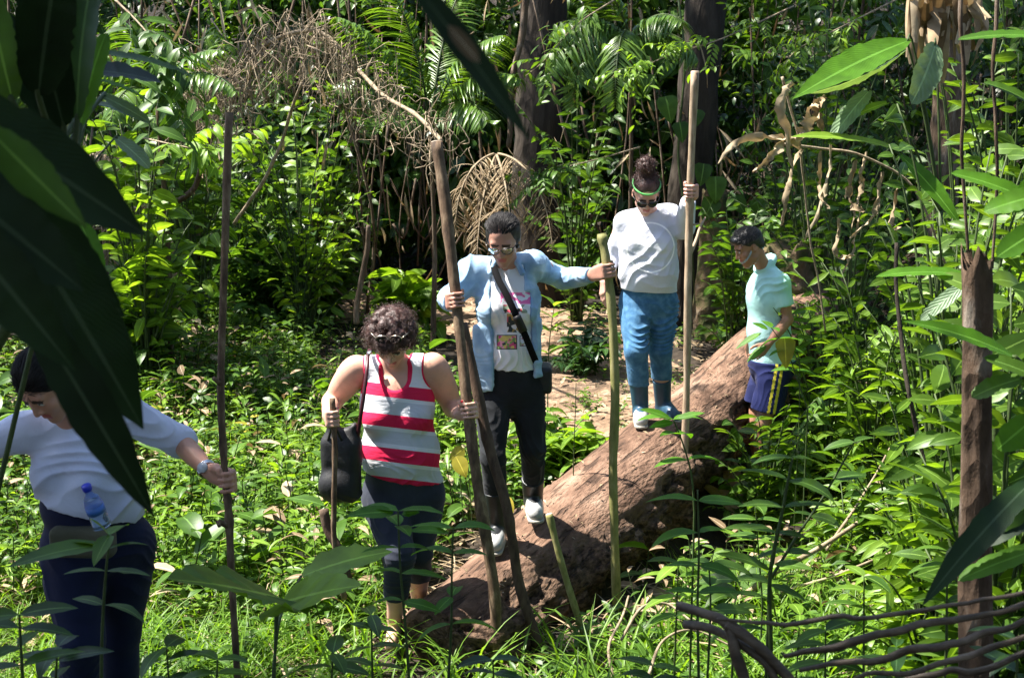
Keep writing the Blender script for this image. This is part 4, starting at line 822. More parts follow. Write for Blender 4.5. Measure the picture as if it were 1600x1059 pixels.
defpole('E', [(940, 366, 6.35), (949, 420, 6.32), (957, 500, 6.30), (961, 620, 6.28), (958, 720, 6.27), (960, 830, 6.26), (964, 950, 6.25)], .0235)
defpole('F', [(1086, 112, 7.75), (1080, 250, 7.78), (1077, 350, 7.8), (1075, 450, 7.8), (1073, 600, 7.82), (1069, 720, 7.82), (1064, 850, 7.85)], .0225)
defpole('G', [(858, 803, 5.9), (872, 860, 5.88), (888, 915, 5.86), (912, 990, 5.82)], .017)
def on_pole(name, px, py, Y):
    z = P(px, py, Y)[2]; p = pole_at(name, z); q = pole_at(name, z+.1); return p, unit(q-p)

# ================================================================ person: striped tank top
def woman_stripes():
    J = dict(head=(612, 530, 5.72), neck=(616, 563, 5.86), pelvis=(630, 762, 5.90), sl=(557, 576, 5.88), sr=(676, 572, 5.88),
             el=(519, 628, 5.97), wl=(513, 650, 5.69), er=(709, 637, 5.98), wr=(716, 646, 5.78),
             hl=(601, 780, 5.88), hr=(660, 776, 5.90), kl=(624, 868, 5.66), kr=(652, 862, 5.86), al=(616, 968, 5.78), ar=(655, 945, 6.12))
    p = Person('woman in pink and grey striped tank top with curly auburn hair, gripping two sticks', J, (0, -1, 0), P(625, 985, 5.75))
    j = p.J; T = p.torso(.166, .178, .188, .128, .060, .05, -.03)
    arms = []
    for a, e_, w_ in (('sl', 'el', 'wl'), ('sr', 'er', 'wr')):
        arms += [cone(j[a], j[e_], .064, .049, .03, bulge=.010), cone(j[e_], j[w_], .044, .029, .02, bulge=.004)]
        arms.append(ell(j[a]+(j[e_]-j[a])*.15, (.062, .062, .062), None, .03))
    hm = frame((.0, -.70, -.72), (0, -.4, 1)); hd, spots, q = head_prims(j['head'], hm)
    neck = [cone(j['neck']-A(0, 0, .01), q(0, -.015, -.06), .056, .052, .03)]
    pd, axd = on_pole('D', 520, 655, 5.6); gl, tl = hand_grip(j['wl'], pd, axd, .013, A(-.3, -1, 0), .98)
    pb, axb = on_pole('B', 731, 642, 5.72); gr, tr = hand_grip(j['wr'], pb, axb, .026, A(.3, 1, 0), .98)
    legs = limb(j['hl'], j['kl'], j['al'], (.098, .062, .058, .036), .03)+limb(j['hr'], j['kr'], j['ar'], (.098, .062, .058, .036), .03)
    legs += [ell(j['kl']*.62+j['al']*.38+A(0, .022, 0), (.047, .050, .11), None, .02), ell(j['kr']*.62+j['ar']*.38+A(0, .022, 0), (.047, .050, .11), None, .02)]
    feet = [cone(j['al']-A(0, 0, .05), j['al']+A(-.01, -.13, -.075), .036, .026, .02), cone(j['ar']-A(0, 0, .05), j['ar']+A(.03, -.12, -.07), .036, .026, .02)]
    V, Q = solid(T+neck+arms+legs+feet+hd+gl+gr, p.h)
    p.obj('body', V, Q, [skin_mat('fair_skin', (.58, .34, .25)), M_lip, M_brow, M_eye, M_nail], face_mats(V, Q, spots, tl+tr))
    # tank top
    top = grown(T, .013)
    cut = [neg(ell(j[a]+A(sx*.030, 0, .00), (.074, .16, .100), None, .012)) for a, sx in (('sl', -1), ('sr', 1))]
    nk = P(616, 575, 5.74)
    cut += [neg(ell(nk, (.090, .10, .112), None, .012)), neg(ell(j['neck']+A(0, 0, .06), (.082, .2, .085), None, .01))]
    hem = P(630, 752, 5.78)
    V, Q = solid(top+cut+[plane(hem, (-.20, 0, -1))], .0055)
    Nn = vnormals(V, Q); z = V[:, 2]
    mk = np.clip((hem[2]+.42-z)/.3, .0, 1)
    V = crease(V, Nn, .007, 95, (.25, 0, 1), 2, 1.0, mk)
    # stripe coordinate: height along the torso in photo rows, bending over bust and belly
    yy = []
    x = V[:, 0]-j['chest'][0] if 'chest' in j else V[:, 0]-P(622, 640, 5.8)[0]
    d = V-A(0, 0, CAMH); fw = d[:, 1]*ct-d[:, 2]*st; up = d[:, 1]*st+d[:, 2]*ct; row = 529.5-up/fw*FPX
    back = (Nn[:, 1] > .3)
    tcoord = row-x*40
    # trim: distance to the cut ellipsoids
    def de(c, r): qd = (V-c)/np.array(r); return (np.linalg.norm(qd, axis=1)-1)*min(r)
    e1 = np.minimum.reduce([de(j['sl']+A(-.03, 0, 0), (.074, .16, .100)), de(j['sr']+A(.03, 0, 0), (.074, .16, .100)), de(nk, (.090, .10, .112)), de(j['neck']+A(0, 0, .06), (.082, .2, .085))])
    m, nt, b = nodes('striped_knit'); L = nt.links.new
    at = N(nt, 'ShaderNodeAttribute', attribute_name='stripe'); PK = (.62, .020, .075); GR = (.52, .54, .58); WH = (.70, .70, .74); mr = N(nt, 'ShaderNodeMapRange'); mr.inputs[1].default_value = 540; mr.inputs[2].default_value = 780
    L(at.outputs['Fac'], mr.inputs[0]); s_ = lambda r: (r-540)/240
    rp = ramp(nt, [(0, WH), (s_(601), PK), (s_(621), WH), (s_(627), GR), (s_(648), PK), (s_(668), WH), (s_(674), GR), (s_(694), WH), (s_(701), PK), (s_(722), WH), (s_(728), GR), (s_(747), PK)], 'CONSTANT'); L(mr.outputs[0], rp.inputs[0])
    tr_ = N(nt, 'ShaderNodeAttribute', attribute_name='trim'); lt = N(nt, 'ShaderNodeMath', operation='LESS_THAN', i1=.010); L(tr_.outputs['Fac'], lt.inputs[0])
    mx = N(nt, 'ShaderNodeMix', data_type='RGBA'); L(lt.outputs[0], mx.inputs[0]); L(rp.outputs[0], mx.inputs[6]); mx.inputs[7].default_value = c4(PK); L(mx.outputs[2], b.inputs['Base Color'])
    b.inputs['Roughness'].default_value = .85; b.inputs['Specular IOR Level'].default_value = .15
    nz = N(nt, 'ShaderNodeTexNoise'); nz.inputs['Scale'].default_value = 30; tc = N(nt, 'ShaderNodeTexCoord'); mp = N(nt, 'ShaderNodeMapping'); mp.inputs['Scale'].default_value = (.6, .6, 2); L(tc.outputs['Object'], mp.inputs[0]); L(mp.outputs[0], nz.inputs['Vector'])
    bp = N(nt, 'ShaderNodeBump'); bp.inputs['Strength'].default_value = .2; bp.inputs['Distance'].default_value = .02; L(nz.outputs[0], bp.inputs['Height']); L(bp.outputs[0], b.inputs['Normal'])
    p.obj('tank_top', V, Q, m, None, {'stripe': tcoord, 'trim': e1})
    # capri trousers
    pl = grown(T[:2], .005)+grown(legs[:4], .010)
    for q_ in pl[2:]: q_['cap'] = [(P(636, 926, 5.8), unit(A(0, 0, -1)))]
    V, Q = solid(pl+[plane(hem+A(0, 0, .05), (0, 0, 1))], .006); Nn = vnormals(V, Q)
    V = crease(V, Nn, .006, 60, (.3, 0, 1), 8, .6, np.clip((hem[2]-.04-V[:, 2])*8, 0, 1))
    p.obj('trousers', V, Q, cloth_mat('slate_trousers', [(.018, .022, .034), (.035, .04, .06)]))
    # curly hair
    rng = np.random.default_rng(5); n = 330; d = rng.normal(size=(n, 3)); d /= np.linalg.norm(d, axis=1)[:, None]
    d = d[(d[:, 2] > -.55) & ~((d[:, 1] > .35) & (d[:, 2] < .32))]
    pts = A(0, -.012, .028)+d*A(.096, .110, .106)
    H = [ell(q(0, -.02, .035), (.086, .098, .092), hm, .01)]
    pts2 = [q(*v) for v in pts]
    H += [ell(v, (r_, r_, r_), None, .006) for v, r_ in zip(pts2, rng.uniform(.013, .026, len(pts2)))]
    V, Q = solid(H, .005); hb = p.obj('hair', V, Q, M_hairb)
    G = Geo(); dw = d@hm; rt = np.array(pts2)
    ii = rng.integers(0, len(rt), 2600); strands(G, rt[ii]+rng.normal(size=(2600, 3))*.012, dw[ii]+rng.normal(size=(2600, 3))*.5, rng.uniform(.02, .045, 2600), .0013, .007, 1.5, .3, 8, rng)
    G.build('curls', M_hairb, hb).location = tuple(-p.base)
    # sunglasses pushed up into the hair
    G = Geo()
    for sx in (-1, 1):
        a = np.linspace(0, 6.283, 21); ring = np.stack([q(sx*.030+.026*math.cos(t), .075-.016*math.sin(t)*.4, .118+.016*math.sin(t)) for t in a]); G.tube(ring, .0022, 6)
        G.tube([q(sx*.056, .075, .122), q(sx*.085, .03, .10), q(sx*.09, -.03, .07)], .0022, 6)
    G.tube([q(-.006, .078, .122), q(.006, .078, .122)], .0025, 6)
    gg = G.build('glasses', plain('pale_metal', (.75, .65, .5), .25, .8), p.root); gg.location = tuple(-p.base); G = Geo()
    for sx in (-1, 1):
        a = np.linspace(0, 6.283, 21)[:-1]; ring = np.stack([q(sx*.030+.027*math.cos(t), .082-.006*math.sin(t), .118+.017*math.sin(t)) for t in a]); cc = ring.mean(0); G.add(np.concatenate([[cc], ring]), [[0, 1+i, 1+(i+1) % 20, 1+(i+2) % 20] for i in range(0, 20, 2)])
    G.build('lenses', M_glass, gg)
    return p, q

# ================================================================ person: denim shirt
def woman_denim():
    J = dict(head=(786, 374, 6.36), neck=(793, 412, 6.48), pelvis=(796, 598, 6.48), sl=(738, 420, 6.50), sr=(834, 411, 6.50),
             el=(704, 466, 6.46), wl=(706, 474, 6.05), er=(880, 436, 6.62), wr=(924, 430, 6.40),
             hl=(770, 612, 6.46), hr=(823, 610, 6.48), kl=(770, 715, 6.30), kr=(832, 700, 6.42), al=(778, 826, 6.36), ar=(833, 778, 6.62))
    p = Person('woman in open pale denim shirt, printed white tee and glasses, standing on the log', J, (-.1, -1, 0), P(805, 850, 6.4))
    j = p.J; T = p.torso(.150, .142, .168, .112, .055, .03)
    arms = limb(j['sl'], j['el'], j['wl'], (.048, .038, .037, .026), .02)+limb(j['sr'], j['er'], j['wr'], (.048, .038, .037, .026), .02)
    hm = frame((-.12, -.86, -.50), (-.06, -.2, 1)); hd, spots, q = head_prims(j['head'], hm, 1.02)
    neck = [cone(j['neck']-A(0, 0, .01), q(0, -.02, -.06), .054, .050, .03)]
    pb, axb = on_pole('B', 713, 470, 5.85); gl, tl = hand_grip(j['wl'], pb, axb, .026, A(-.6, .8, 0), .95)
    pe, axe = on_pole('E', 949, 424, 6.32); gr, tr = hand_grip(j['wr'], pe, axe, .0235, A(0, -1, 0), .95)
    legs = limb(j['hl'], j['kl'], j['al'], (.086, .056, .053, .038), .03)+limb(j['hr'], j['kr'], j['ar'], (.086, .056, .053, .038), .03)
    V, Q = solid(T+neck+arms+legs+hd+gl+gr, p.h)
    p.obj('body', V, Q, [skin_mat('tan_skin', (.42, .22, .16)), M_lip, M_brow, M_eye], face_mats(V, Q, spots, None))
    # white printed tee
    hem = P(800, 577, 6.4)
    V, Q = solid(grown(T, .009)+[neg(ell(P(789, 408, 6.36), (.062, .09, .065), None, .01)), neg(ell(j['neck']+A(0, 0, .05), (.075, .12, .06), None, .01)), plane(hem, (-.06, 0, -1))], .006)
    Nn = vnormals(V, Q); V = crease(V, Nn, .008, 45, (.9, 0, .6), 4, 1.2)
    d = V-A(0, 0, CAMH); fw = d[:, 1]*ct-d[:, 2]*st; up = d[:, 1]*st+d[:, 2]*ct
    uu = np.where(Nn[:, 1] < .2, 800+d[:, 0]/fw*FPX, 0); vv = np.where(Nn[:, 1] < .2, 529.5-up/fw*FPX, 0)
    m, nt, b = nodes('printed_tee'); L = nt.links.new
    a1 = N(nt, 'ShaderNodeAttribute', attribute_name='pu'); a2 = N(nt, 'ShaderNodeAttribute', attribute_name='pv')
    cb = N(nt, 'ShaderNodeCombineXYZ'); L(a1.outputs['Fac'], cb.inputs[0]); L(a2.outputs['Fac'], cb.inputs[1])
    def inbox(x0, x1, y0, y1):
        r_ = None
        for o_, v_ in ((a1, (x0, x1)), (a2, (y0, y1))):
            for op_, t_ in (('GREATER_THAN', v_[0]), ('LESS_THAN', v_[1])):
                g_ = N(nt, 'ShaderNodeMath', operation=op_, i1=t_); L(o_.outputs['Fac'], g_.inputs[0])
                if r_ is None: r_ = g_.outputs[0]
                else: mu = N(nt, 'ShaderNodeMath', operation='MULTIPLY'); L(r_, mu.inputs[0]); L(g_.outputs[0], mu.inputs[1]); r_ = mu.outputs[0]
        return r_
    def vor(scale, stops, dist='Color'):
        v_ = N(nt, 'ShaderNodeTexVoronoi'); v_.inputs['Scale'].default_value = scale; L(cb.outputs[0], v_.inputs['Vector'])
        s_ = N(nt, 'ShaderNodeSeparateColor'); L(v_.outputs['Color'], s_.inputs[0]); r_ = ramp(nt, stops, 'CONSTANT'); L(s_.outputs[0], r_.inputs[0]); return r_.outputs[0]
    WH = (.72, .72, .76); col = None
    rgb = N(nt, 'ShaderNodeRGB'); rgb.outputs[0].default_value = c4(WH); col = rgb.outputs[0]
    pk = (.75, .16, .38); dk = (.05, .06, .06)
    for (bx, sc_, stp) in [((782, 833, 457, 475), .16, [(0, pk), (.62, WH)]), ((786, 824, 476, 489), .2, [(0, dk), (.25, (.25, .3, .22)), (.6, WH), (.85, (.5, .08, .12))]),
                           ((792, 812, 490, 519), .16, [(0, (.45, .3, .1)), (.3, dk), (.5, WH), (.75, (.6, .12, .15)), (.9, (.2, .3, .12))]),
                           ((776, 808, 523, 546), 9, [(0, dk)]), ((777.5, 806.5, 524.5, 544.5), .24, [(0, (.6, .08, .2)), (.3, (.65, .5, .15)), (.5, (.2, .32, .1)), (.7, (.75, .3, .4)), (.9, dk)]),
                           ((812, 827, 524, 541), 9, [(0, dk)]), ((813, 826, 525, 540), .2, [(0, WH), (.5, (.5, .5, .3)), (.8, (.5, .2, .25))])]:
        mx = N(nt, 'ShaderNodeMix', data_type='RGBA'); L(inbox(*bx), mx.inputs[0]); L(col, mx.inputs[6]); L(vor(sc_, stp if len(stp) > 1 else stp+[(1, stp[0][1])]), mx.inputs[7]); col = mx.outputs[2]
    L(col, b.inputs['Base Color']); b.inputs['Roughness'].default_value = .85; b.inputs['Specular IOR Level'].default_value = .15
    p.obj('tee', V, Q, m, None, {'pu': uu, 'pv': vv})
    # denim shirt, open down the front
    jhem = P(770, 604, 6.4)
    sh = grown(T, .020)
    sh += [boxp(P(757, 560, 6.38), (.060, .024, .175), frame((-.25, -1, 0)), .03, rd=.02), boxp(P(834, 545, 6.42), (.036, .035, .16), frame((.4, -1, 0)), .03, rd=.02)]
    wedge = [(P(783, 420, 6.25), P(776, 620, 6.2)), ]
    x0 = P(800, 500, 6.3)
    sub = []
    for (pa, pbx, hw) in ((P(790, 405, 6.32), 0, .040), (P(793, 445, 6.30), 0, .082), (P(798, 490, 6.29), 0, .096), (P(801, 535, 6.29), 0, .096), (P(803, 590, 6.29), 0, .100)):
        sub.append(neg(boxp(pa, (hw, .14, .090), np.stack([A(1, 0, 0), A(0, 1, 0), A(0, 0, 1)]), .02, rd=.01)))
    body = sh+[plane(jhem+A(0, 0, -.01), (.25, 0, -1))]+sub
    body += [cone(j['neck']+A(-.062, -.055, .012), j['neck']+A(-.085, -.085, -.035), .016, .018, .015), cone(j['neck']+A(.050, -.055, .012), j['neck']+A(.075, -.085, -.035), .016, .018, .015),
             cone(j['neck']+A(-.062, -.03, .015), j['neck']+A(-.03, .06, .03), .014, .014, .02), cone(j['neck']+A(.055, -.03, .015), j['neck']+A(.02, .06, .03), .014, .014, .02)]
    cl = j['wl']+(j['el']-j['wl'])*.18; cr = j['wr']
    body += [cone(j['sl']+A(.015, 0, -.015), j['el'], .060, .058, .06, bulge=.004), cone(j['el'], cl, .060, .046, .02, cap=[(cl, unit(j['wl']-j['el']))]),
             cone(j['sr']+A(-.02, 0, -.008), j['er'], .058, .052, .035, bulge=.006), cone(j['er'], cr, .054, .040, .02, bulge=.006, cap=[(cr, unit(j['wr']-j['er']))])]
    V, Q = solid(body, .006); Nn = vnormals(V, Q)
    V = crease(V, Nn, .010, 38, (.8, .3, .25), 6, .8); V = crease(V, Nn, .006, 70, (.5, 0, 1), 16, .8)
    p.obj('denim_shirt', V, Q, cloth_mat('pale_denim', [(.18, .30, .46), (.26, .40, .56), (.42, .55, .68)], 9, bump=.35))
    # placket edges, pocket seam and buttons
    G = Geo()
    for xs in ([(768, 440), (771, 490), (772, 545), (777, 600)], ): pass
    # jeans
    jl = grown(T[:2], .003)+grown(legs, .007)
    V, Q = solid(jl+[plane(hem+A(0, 0, .07), (0, 0, 1))], .006); Nn = vnormals(V, Q)
    kz = (j['kl'][2]+j['kr'][2])/2; V = crease(V, Nn, .009, 62, (.25, 0, 1), 12, 1.1, np.clip(1.1-np.abs(V[:, 2]-kz)*2.2, .15, 1)*np.clip((hem[2]-.03-V[:, 2])*8, 0, 1))
    p.obj('jeans', V, Q, cloth_mat('black_jeans', [(.008, .009, .011), (.018, .02, .024)], bump=.3))
    for kx, an, dx, top in (('kl', 'al', -.015, .22), ('kr', 'ar', .01, .16)):
        boot(p, j[kx], j[an], A(dx, -.13, 0), M_rubber, M_toe_glare, top)
    # hair combed back to a low tail
    H = [ell(q(0, -.020, .036), (.081, .097, .086), hm, .01), neg(ell(q(0, .105, -.035), (.070, .06, .090), hm, .02)),
         ell(q(-.070, -.03, .005), (.016, .045, .045), hm, .02), ell(q(.070, -.03, .005), (.016, .045, .045), hm, .02), ell(q(.01, -.11, .0), (.04, .04, .05), hm, .03), cone(q(.03, -.09, -.02), q(.062, -.055, -.10), .034, .020, .03), cone(q(-.03, -.09, -.02), q(-.05, -.06, -.08), .03, .018, .03)]
    V, Q = solid(H, .005); hb = p.obj('hair', V, Q, M_haird)
    rng = np.random.default_rng(15); n = 2600; G = Geo()
    a = rng.uniform(-1.45, 1.45, n); v0 = rng.uniform(.25, 1.35, n)
    loc = np.stack([np.sin(a)*.083*np.cos(v0*.6), .062*np.cos(a)-v0*.06, .045+.088*np.sin(v0)], 1)
    u_ = (loc-A(0, -.020, .036))/A(.081, .097, .086); u_ /= np.linalg.norm(u_, axis=1)[:, None]
    rt = np.array([q(*(A(0, -.020, .036)+x*A(.0815, .0975, .0865))) for x in u_]); tg = np.cross(np.cross(u_, A(0, -1, -.1)), u_)@hm
    strands(G, rt, tg+u_@hm*.0, rng.uniform(.03, .06, n), .0016, .0, 1, .1, 5, rng)
    G.build('strands', M_haird, hb).location = tuple(-p.base)
    specs(p, q, M_frame, M_clear, .018)
    return p, q
def specs(p, q, fm, lm, half, thick=.0022, wrap=False):
    G = Geo(); Gl = Geo()
    for sx in (-1, 1):
        a = np.linspace(0, 6.2832, 25)
        pt = [q(sx*.034+.026*np.sign(math.cos(t))*abs(math.cos(t))**.7, .108-.018*abs(math.cos(t))*(1 if sx*math.cos(t) > 0 else .3), .006+half*np.sign(math.sin(t))*abs(math.sin(t))**.7) for t in a]
        G.tube(pt, thick, 6); c = np.mean(pt[:-1], 0); V = np.array([c]+pt[:-1]); m = len(pt)-1
        Gl.add(V, [[0, 1+i, 1+(i+1) % m, 1+(i+2) % m] for i in range(0, m, 2)])
        G.tube([q(sx*.060, .092, .012), q(sx*.078, .05, .012), q(sx*.080, -.005, .006)], thick, 6)
    G.tube([q(-.008, .110, .010), q(0, .112, .013), q(.008, .110, .010)], thick, 6)
    g = G.build('glasses', fm, p.root); g.location = tuple(-p.base)
    l = Gl.build('lenses', lm, g)
def boot(p, knee, ankle, toe, m1, m2, top):
    u = unit(knee-ankle); f = unit(toe); t0 = ankle+u*top; sole = ankle-A(0, 0, .062)
    E = [cone(t0+u*.04, ankle, .064, .052, .02, cap=[(t0, u)]), cone(sole+A(0, .02, .035), sole+f*.16+A(0, 0, .028), .045, .040, .03), ell(sole+f*.085+A(0, 0, .045), (.042, .085, .045), None, .03),
         plane(sole, (0, 0, -1))]
    V, Q = solid(E, .005); C = V[Q].mean(1); rel = (C-ankle)@f
    fm = ((rel > .068) & (C[:, 2] < ankle[2]+.02)).astype(int)
    b = p.obj('boot', V, Q, [m1, m2], fm)
    V, Q = solid([cone(sole+A(0, .035, -.004), sole+f*.165+A(0, 0, -.004), .047, .044, .02, cap=[(sole+A(0, 0, .004), A(0, 0, 1.)), (sole-A(0, 0, .014), A(0, 0, -1.))])], .005)
    p.obj('sole', V, Q, M_sole, parent=b)

# ================================================================ person: white shirt on the log
def woman_white():
    J = dict(head=(1009, 302, 8.08), neck=(1012, 330, 8.20), pelvis=(1013, 466, 8.20), sl=(975, 346, 8.22), sr=(1048, 334, 8.22),
             el=(957, 400, 8.30), wl=(944, 440, 8.15), er=(1068, 356, 8.14), wr=(1076, 312, 7.93),
             hl=(992, 478, 8.18), hr=(1036, 476, 8.20), kl=(994, 548, 8.00), kr=(1032, 548, 8.16), al=(1001, 640, 8.06), ar=(1036, 633, 8.28))
    p = Person('woman in white long-sleeved shirt, sunglasses and blue jeans on the log, hair in bun', J, (-.05, -1, 0), P(1012, 668, 8.1))
    j = p.J; T = p.torso(.165, .165, .178, .125, .060, .05)
    arms = limb(j['sl'], j['el'], j['wl'], (.050, .040, .038, .026), .02)+limb(j['sr'], j['er'], j['wr'], (.050, .040, .038, .026), .02)
    hm = frame((.03, -.76, -.62), (0, -.3, 1)); hd, spots, q = head_prims(j['head'], hm, 1.04)
    neck = [cone(j['neck']-A(0, 0, .01), q(0, -.02, -.06), .054, .050, .03)]
    pf, axf = on_pole('F', 1078, 299, 7.79); gr, tr = hand_grip(j['wr'], pf, axf, .0225, A(.2, -1, 0), 1.08)
    gl, tl = hand_open(j['wl'], A(-.12, -.2, -1), A(-.9, -.3, 0), 1, 1.0, .4)
    legs = limb(j['hl'], j['kl'], j['al'], (.088, .060, .055, .038), .03)+limb(j['hr'], j['kr'], j['ar'], (.086, .058, .054, .038), .03)
    V, Q = solid(T+neck+arms+legs+hd+gl+gr, p.h)
    p.obj('body', V, Q, [skin_mat('rosy_skin', (.56, .31, .24)), M_lip, M_brow, M_eye], face_mats(V, Q, spots, None))
    hem = P(1015, 456, 8.1)
    sh = grown(T, .016)+[ell(P(1014, 415, 8.16), (.172, .140, .22), p.M, .08)]
    sh += [neg(ell(j['neck']+A(0, -.05, .045), (.080, .085, .052), None, .012)), plane(hem, (-.06, 0, -1))]
    sh += [cone(j['sl']+A(.03, 0, -.01), j['el'], .066, .062, .04, bulge=.006), cone(j['el'], j['wl'], .058, .040, .02, cap=[(j['wl'], unit(j['wl']-j['el']))]),
           cone(j['sr']+A(-.03, 0, -.01), j['er'], .066, .066, .04, bulge=.008), cone(j['er'], j['wr'], .070, .046, .03, cap=[(j['wr']-A(0, 0, .02), unit(j['wr']-j['er']))])]
    V, Q = solid(sh, .007); Nn = vnormals(V, Q)
    V = crease(V, Nn, .007, 44, (.75, 0, -.8), 21, .3); V = crease(V, Nn, .006, 40, (.2, 0, 1), 31, .3, np.clip((j['neck'][2]-V[:, 2])*2, 0, 1))
    d = V-P(1018, 388, 8.0)
    m = cloth_mat('white_jersey', [(.50, .51, .58), (.60, .61, .68)], 4, bump=.4); nt = m.node_tree; b = nt.nodes['Principled BSDF']; L = nt.links.new
    at = N(nt, 'ShaderNodeAttribute', attribute_name='ring'); src = b.inputs['Base Color'].links[0].from_socket
    r1 = N(nt, 'ShaderNodeMath', operation='SUBTRACT', i1=.150); L(at.outputs['Fac'], r1.inputs[0]); r2 = N(nt, 'ShaderNodeMath', operation='ABSOLUTE'); L(r1.outputs[0], r2.inputs[0]); r3 = N(nt, 'ShaderNodeMath', operation='LESS_THAN', i1=.005); L(r2.outputs[0], r3.inputs[0])
    mx = N(nt, 'ShaderNodeMix', data_type='RGBA'); L(r3.outputs[0], mx.inputs[0]); L(src, mx.inputs[6]); mx.inputs[7].default_value = (.9, .9, .9, 1)
    at2 = N(nt, 'ShaderNodeAttribute', attribute_name='patch'); mm = N(nt, 'ShaderNodeMath', operation='MULTIPLY', i1=.5); L(at2.outputs['Fac'], mm.inputs[0]); m2 = N(nt, 'ShaderNodeMix', data_type='RGBA'); L(mm.outputs[0], m2.inputs[0]); L(mx.outputs[2], m2.inputs[6]); m2.inputs[7].default_value = (.55, .58, .56, 1)
    L(m2.outputs[2], b.inputs['Base Color'])
    front = Nn[:, 1] < 0; ring = np.where(front, np.hypot(d[:, 0], d[:, 2]), 9)
    patch = (front & (np.abs(d[:, 0]) < .105) & (np.abs(d[:, 2]-.0) < .03)).astype(float)+(front & (np.abs(d[:, 0]-.01) < .075) & (np.abs(d[:, 2]+.085) < .022))
    p.obj('shirt', V, Q, m, None, {'ring': ring, 'patch': patch})
    cuff = P(1012, 598, 8.1)
    jl = grown(T[:2], .008)+grown(legs, .015)
    for q_ in jl[2:]: q_['cap'] = [(cuff, A(0, 0, -1.))]
    V, Q = solid(jl+[plane(hem+A(0, 0, .06), (0, 0, 1))], .006); Nn = vnormals(V, Q)
    V = crease(V, Nn, .013, 66, (.34, 0, 1), 33, .45, np.clip((hem[2]-.02-V[:, 2])*8, 0, 1))
    p.obj('jeans', V, Q, cloth_mat('blue_jeans', [(.035, .11, .21), (.05, .14, .26), (.08, .19, .31)], 25, bump=.4))
    mb = rough_mat('navy_rubber', [(.015, .045, .08), (.03, .08, .13)], 12, .42, .1, .004, spec=.45)
    boot(p, j['kl'], j['al'], A(-.01, -.14, 0), mb, M_toe_glare, .20); boot(p, j['kr'], j['ar'], A(.05, -.12, 0), mb, mb, .20)
    # hair, bun and green band
    H = [ell(q(0, -.018, .043), (.080, .098, .086), hm, .01), neg(ell(q(0, .090, -.02), (.070, .055, .088), hm, .015)), ell(q(.005, -.062, .165), (.044, .046, .046), hm, .02), cone(q(0, -.045, .11), q(.003, -.055, .14), .042, .038, .02)]
    rng = np.random.default_rng(8)
    for _ in range(70):
        dd = unit(rng.normal(size=3)); H.append(ell(q(*(A(.005, -.062, .167)+dd*A(.044, .046, .046))), (.013, .013, .012), None, .005))
    V, Q = solid(H, .005); hb = p.obj('hair', V, Q, M_hairb); n = 1500
    dd = rng.normal(size=(n, 3)); dd /= np.linalg.norm(dd, axis=1)[:, None]; isb = rng.random(n) < .45; dd[~isb, 2] = np.abs(dd[~isb, 2]); dd[~isb, 1] = np.where(dd[~isb, 1] > .3, -dd[~isb, 1], dd[~isb, 1])
    loc = np.where(isb[:, None], A(.005, -.062, .167)+dd*A(.050, .052, .052), A(0, -.018, .043)+dd*A(.081, .099, .087)); rt = np.array([q(*x) for x in loc]); G = Geo()
    strands(G, rt, (np.cross(dd, rng.normal(size=(n, 3)))+dd*.25)@hm, rng.uniform(.02, .05, n), .0013, .004, 1.5, .1, 6, rng); G.build('strands', M_hairb, hb).location = tuple(-p.base)
    G = Geo(); a = np.linspace(-2.0, 2.0, 25); G.tube([q(.082*math.sin(t), -.012+.098*math.cos(t), .068-.0*t) for t in a], .0062, 8)
    G.build('headband', plain('green_band', (.10, .42, .10), .5), p.root).location = tuple(-p.base)
    specs(p, q, M_frame, M_glass, .019, .0035)
    return p

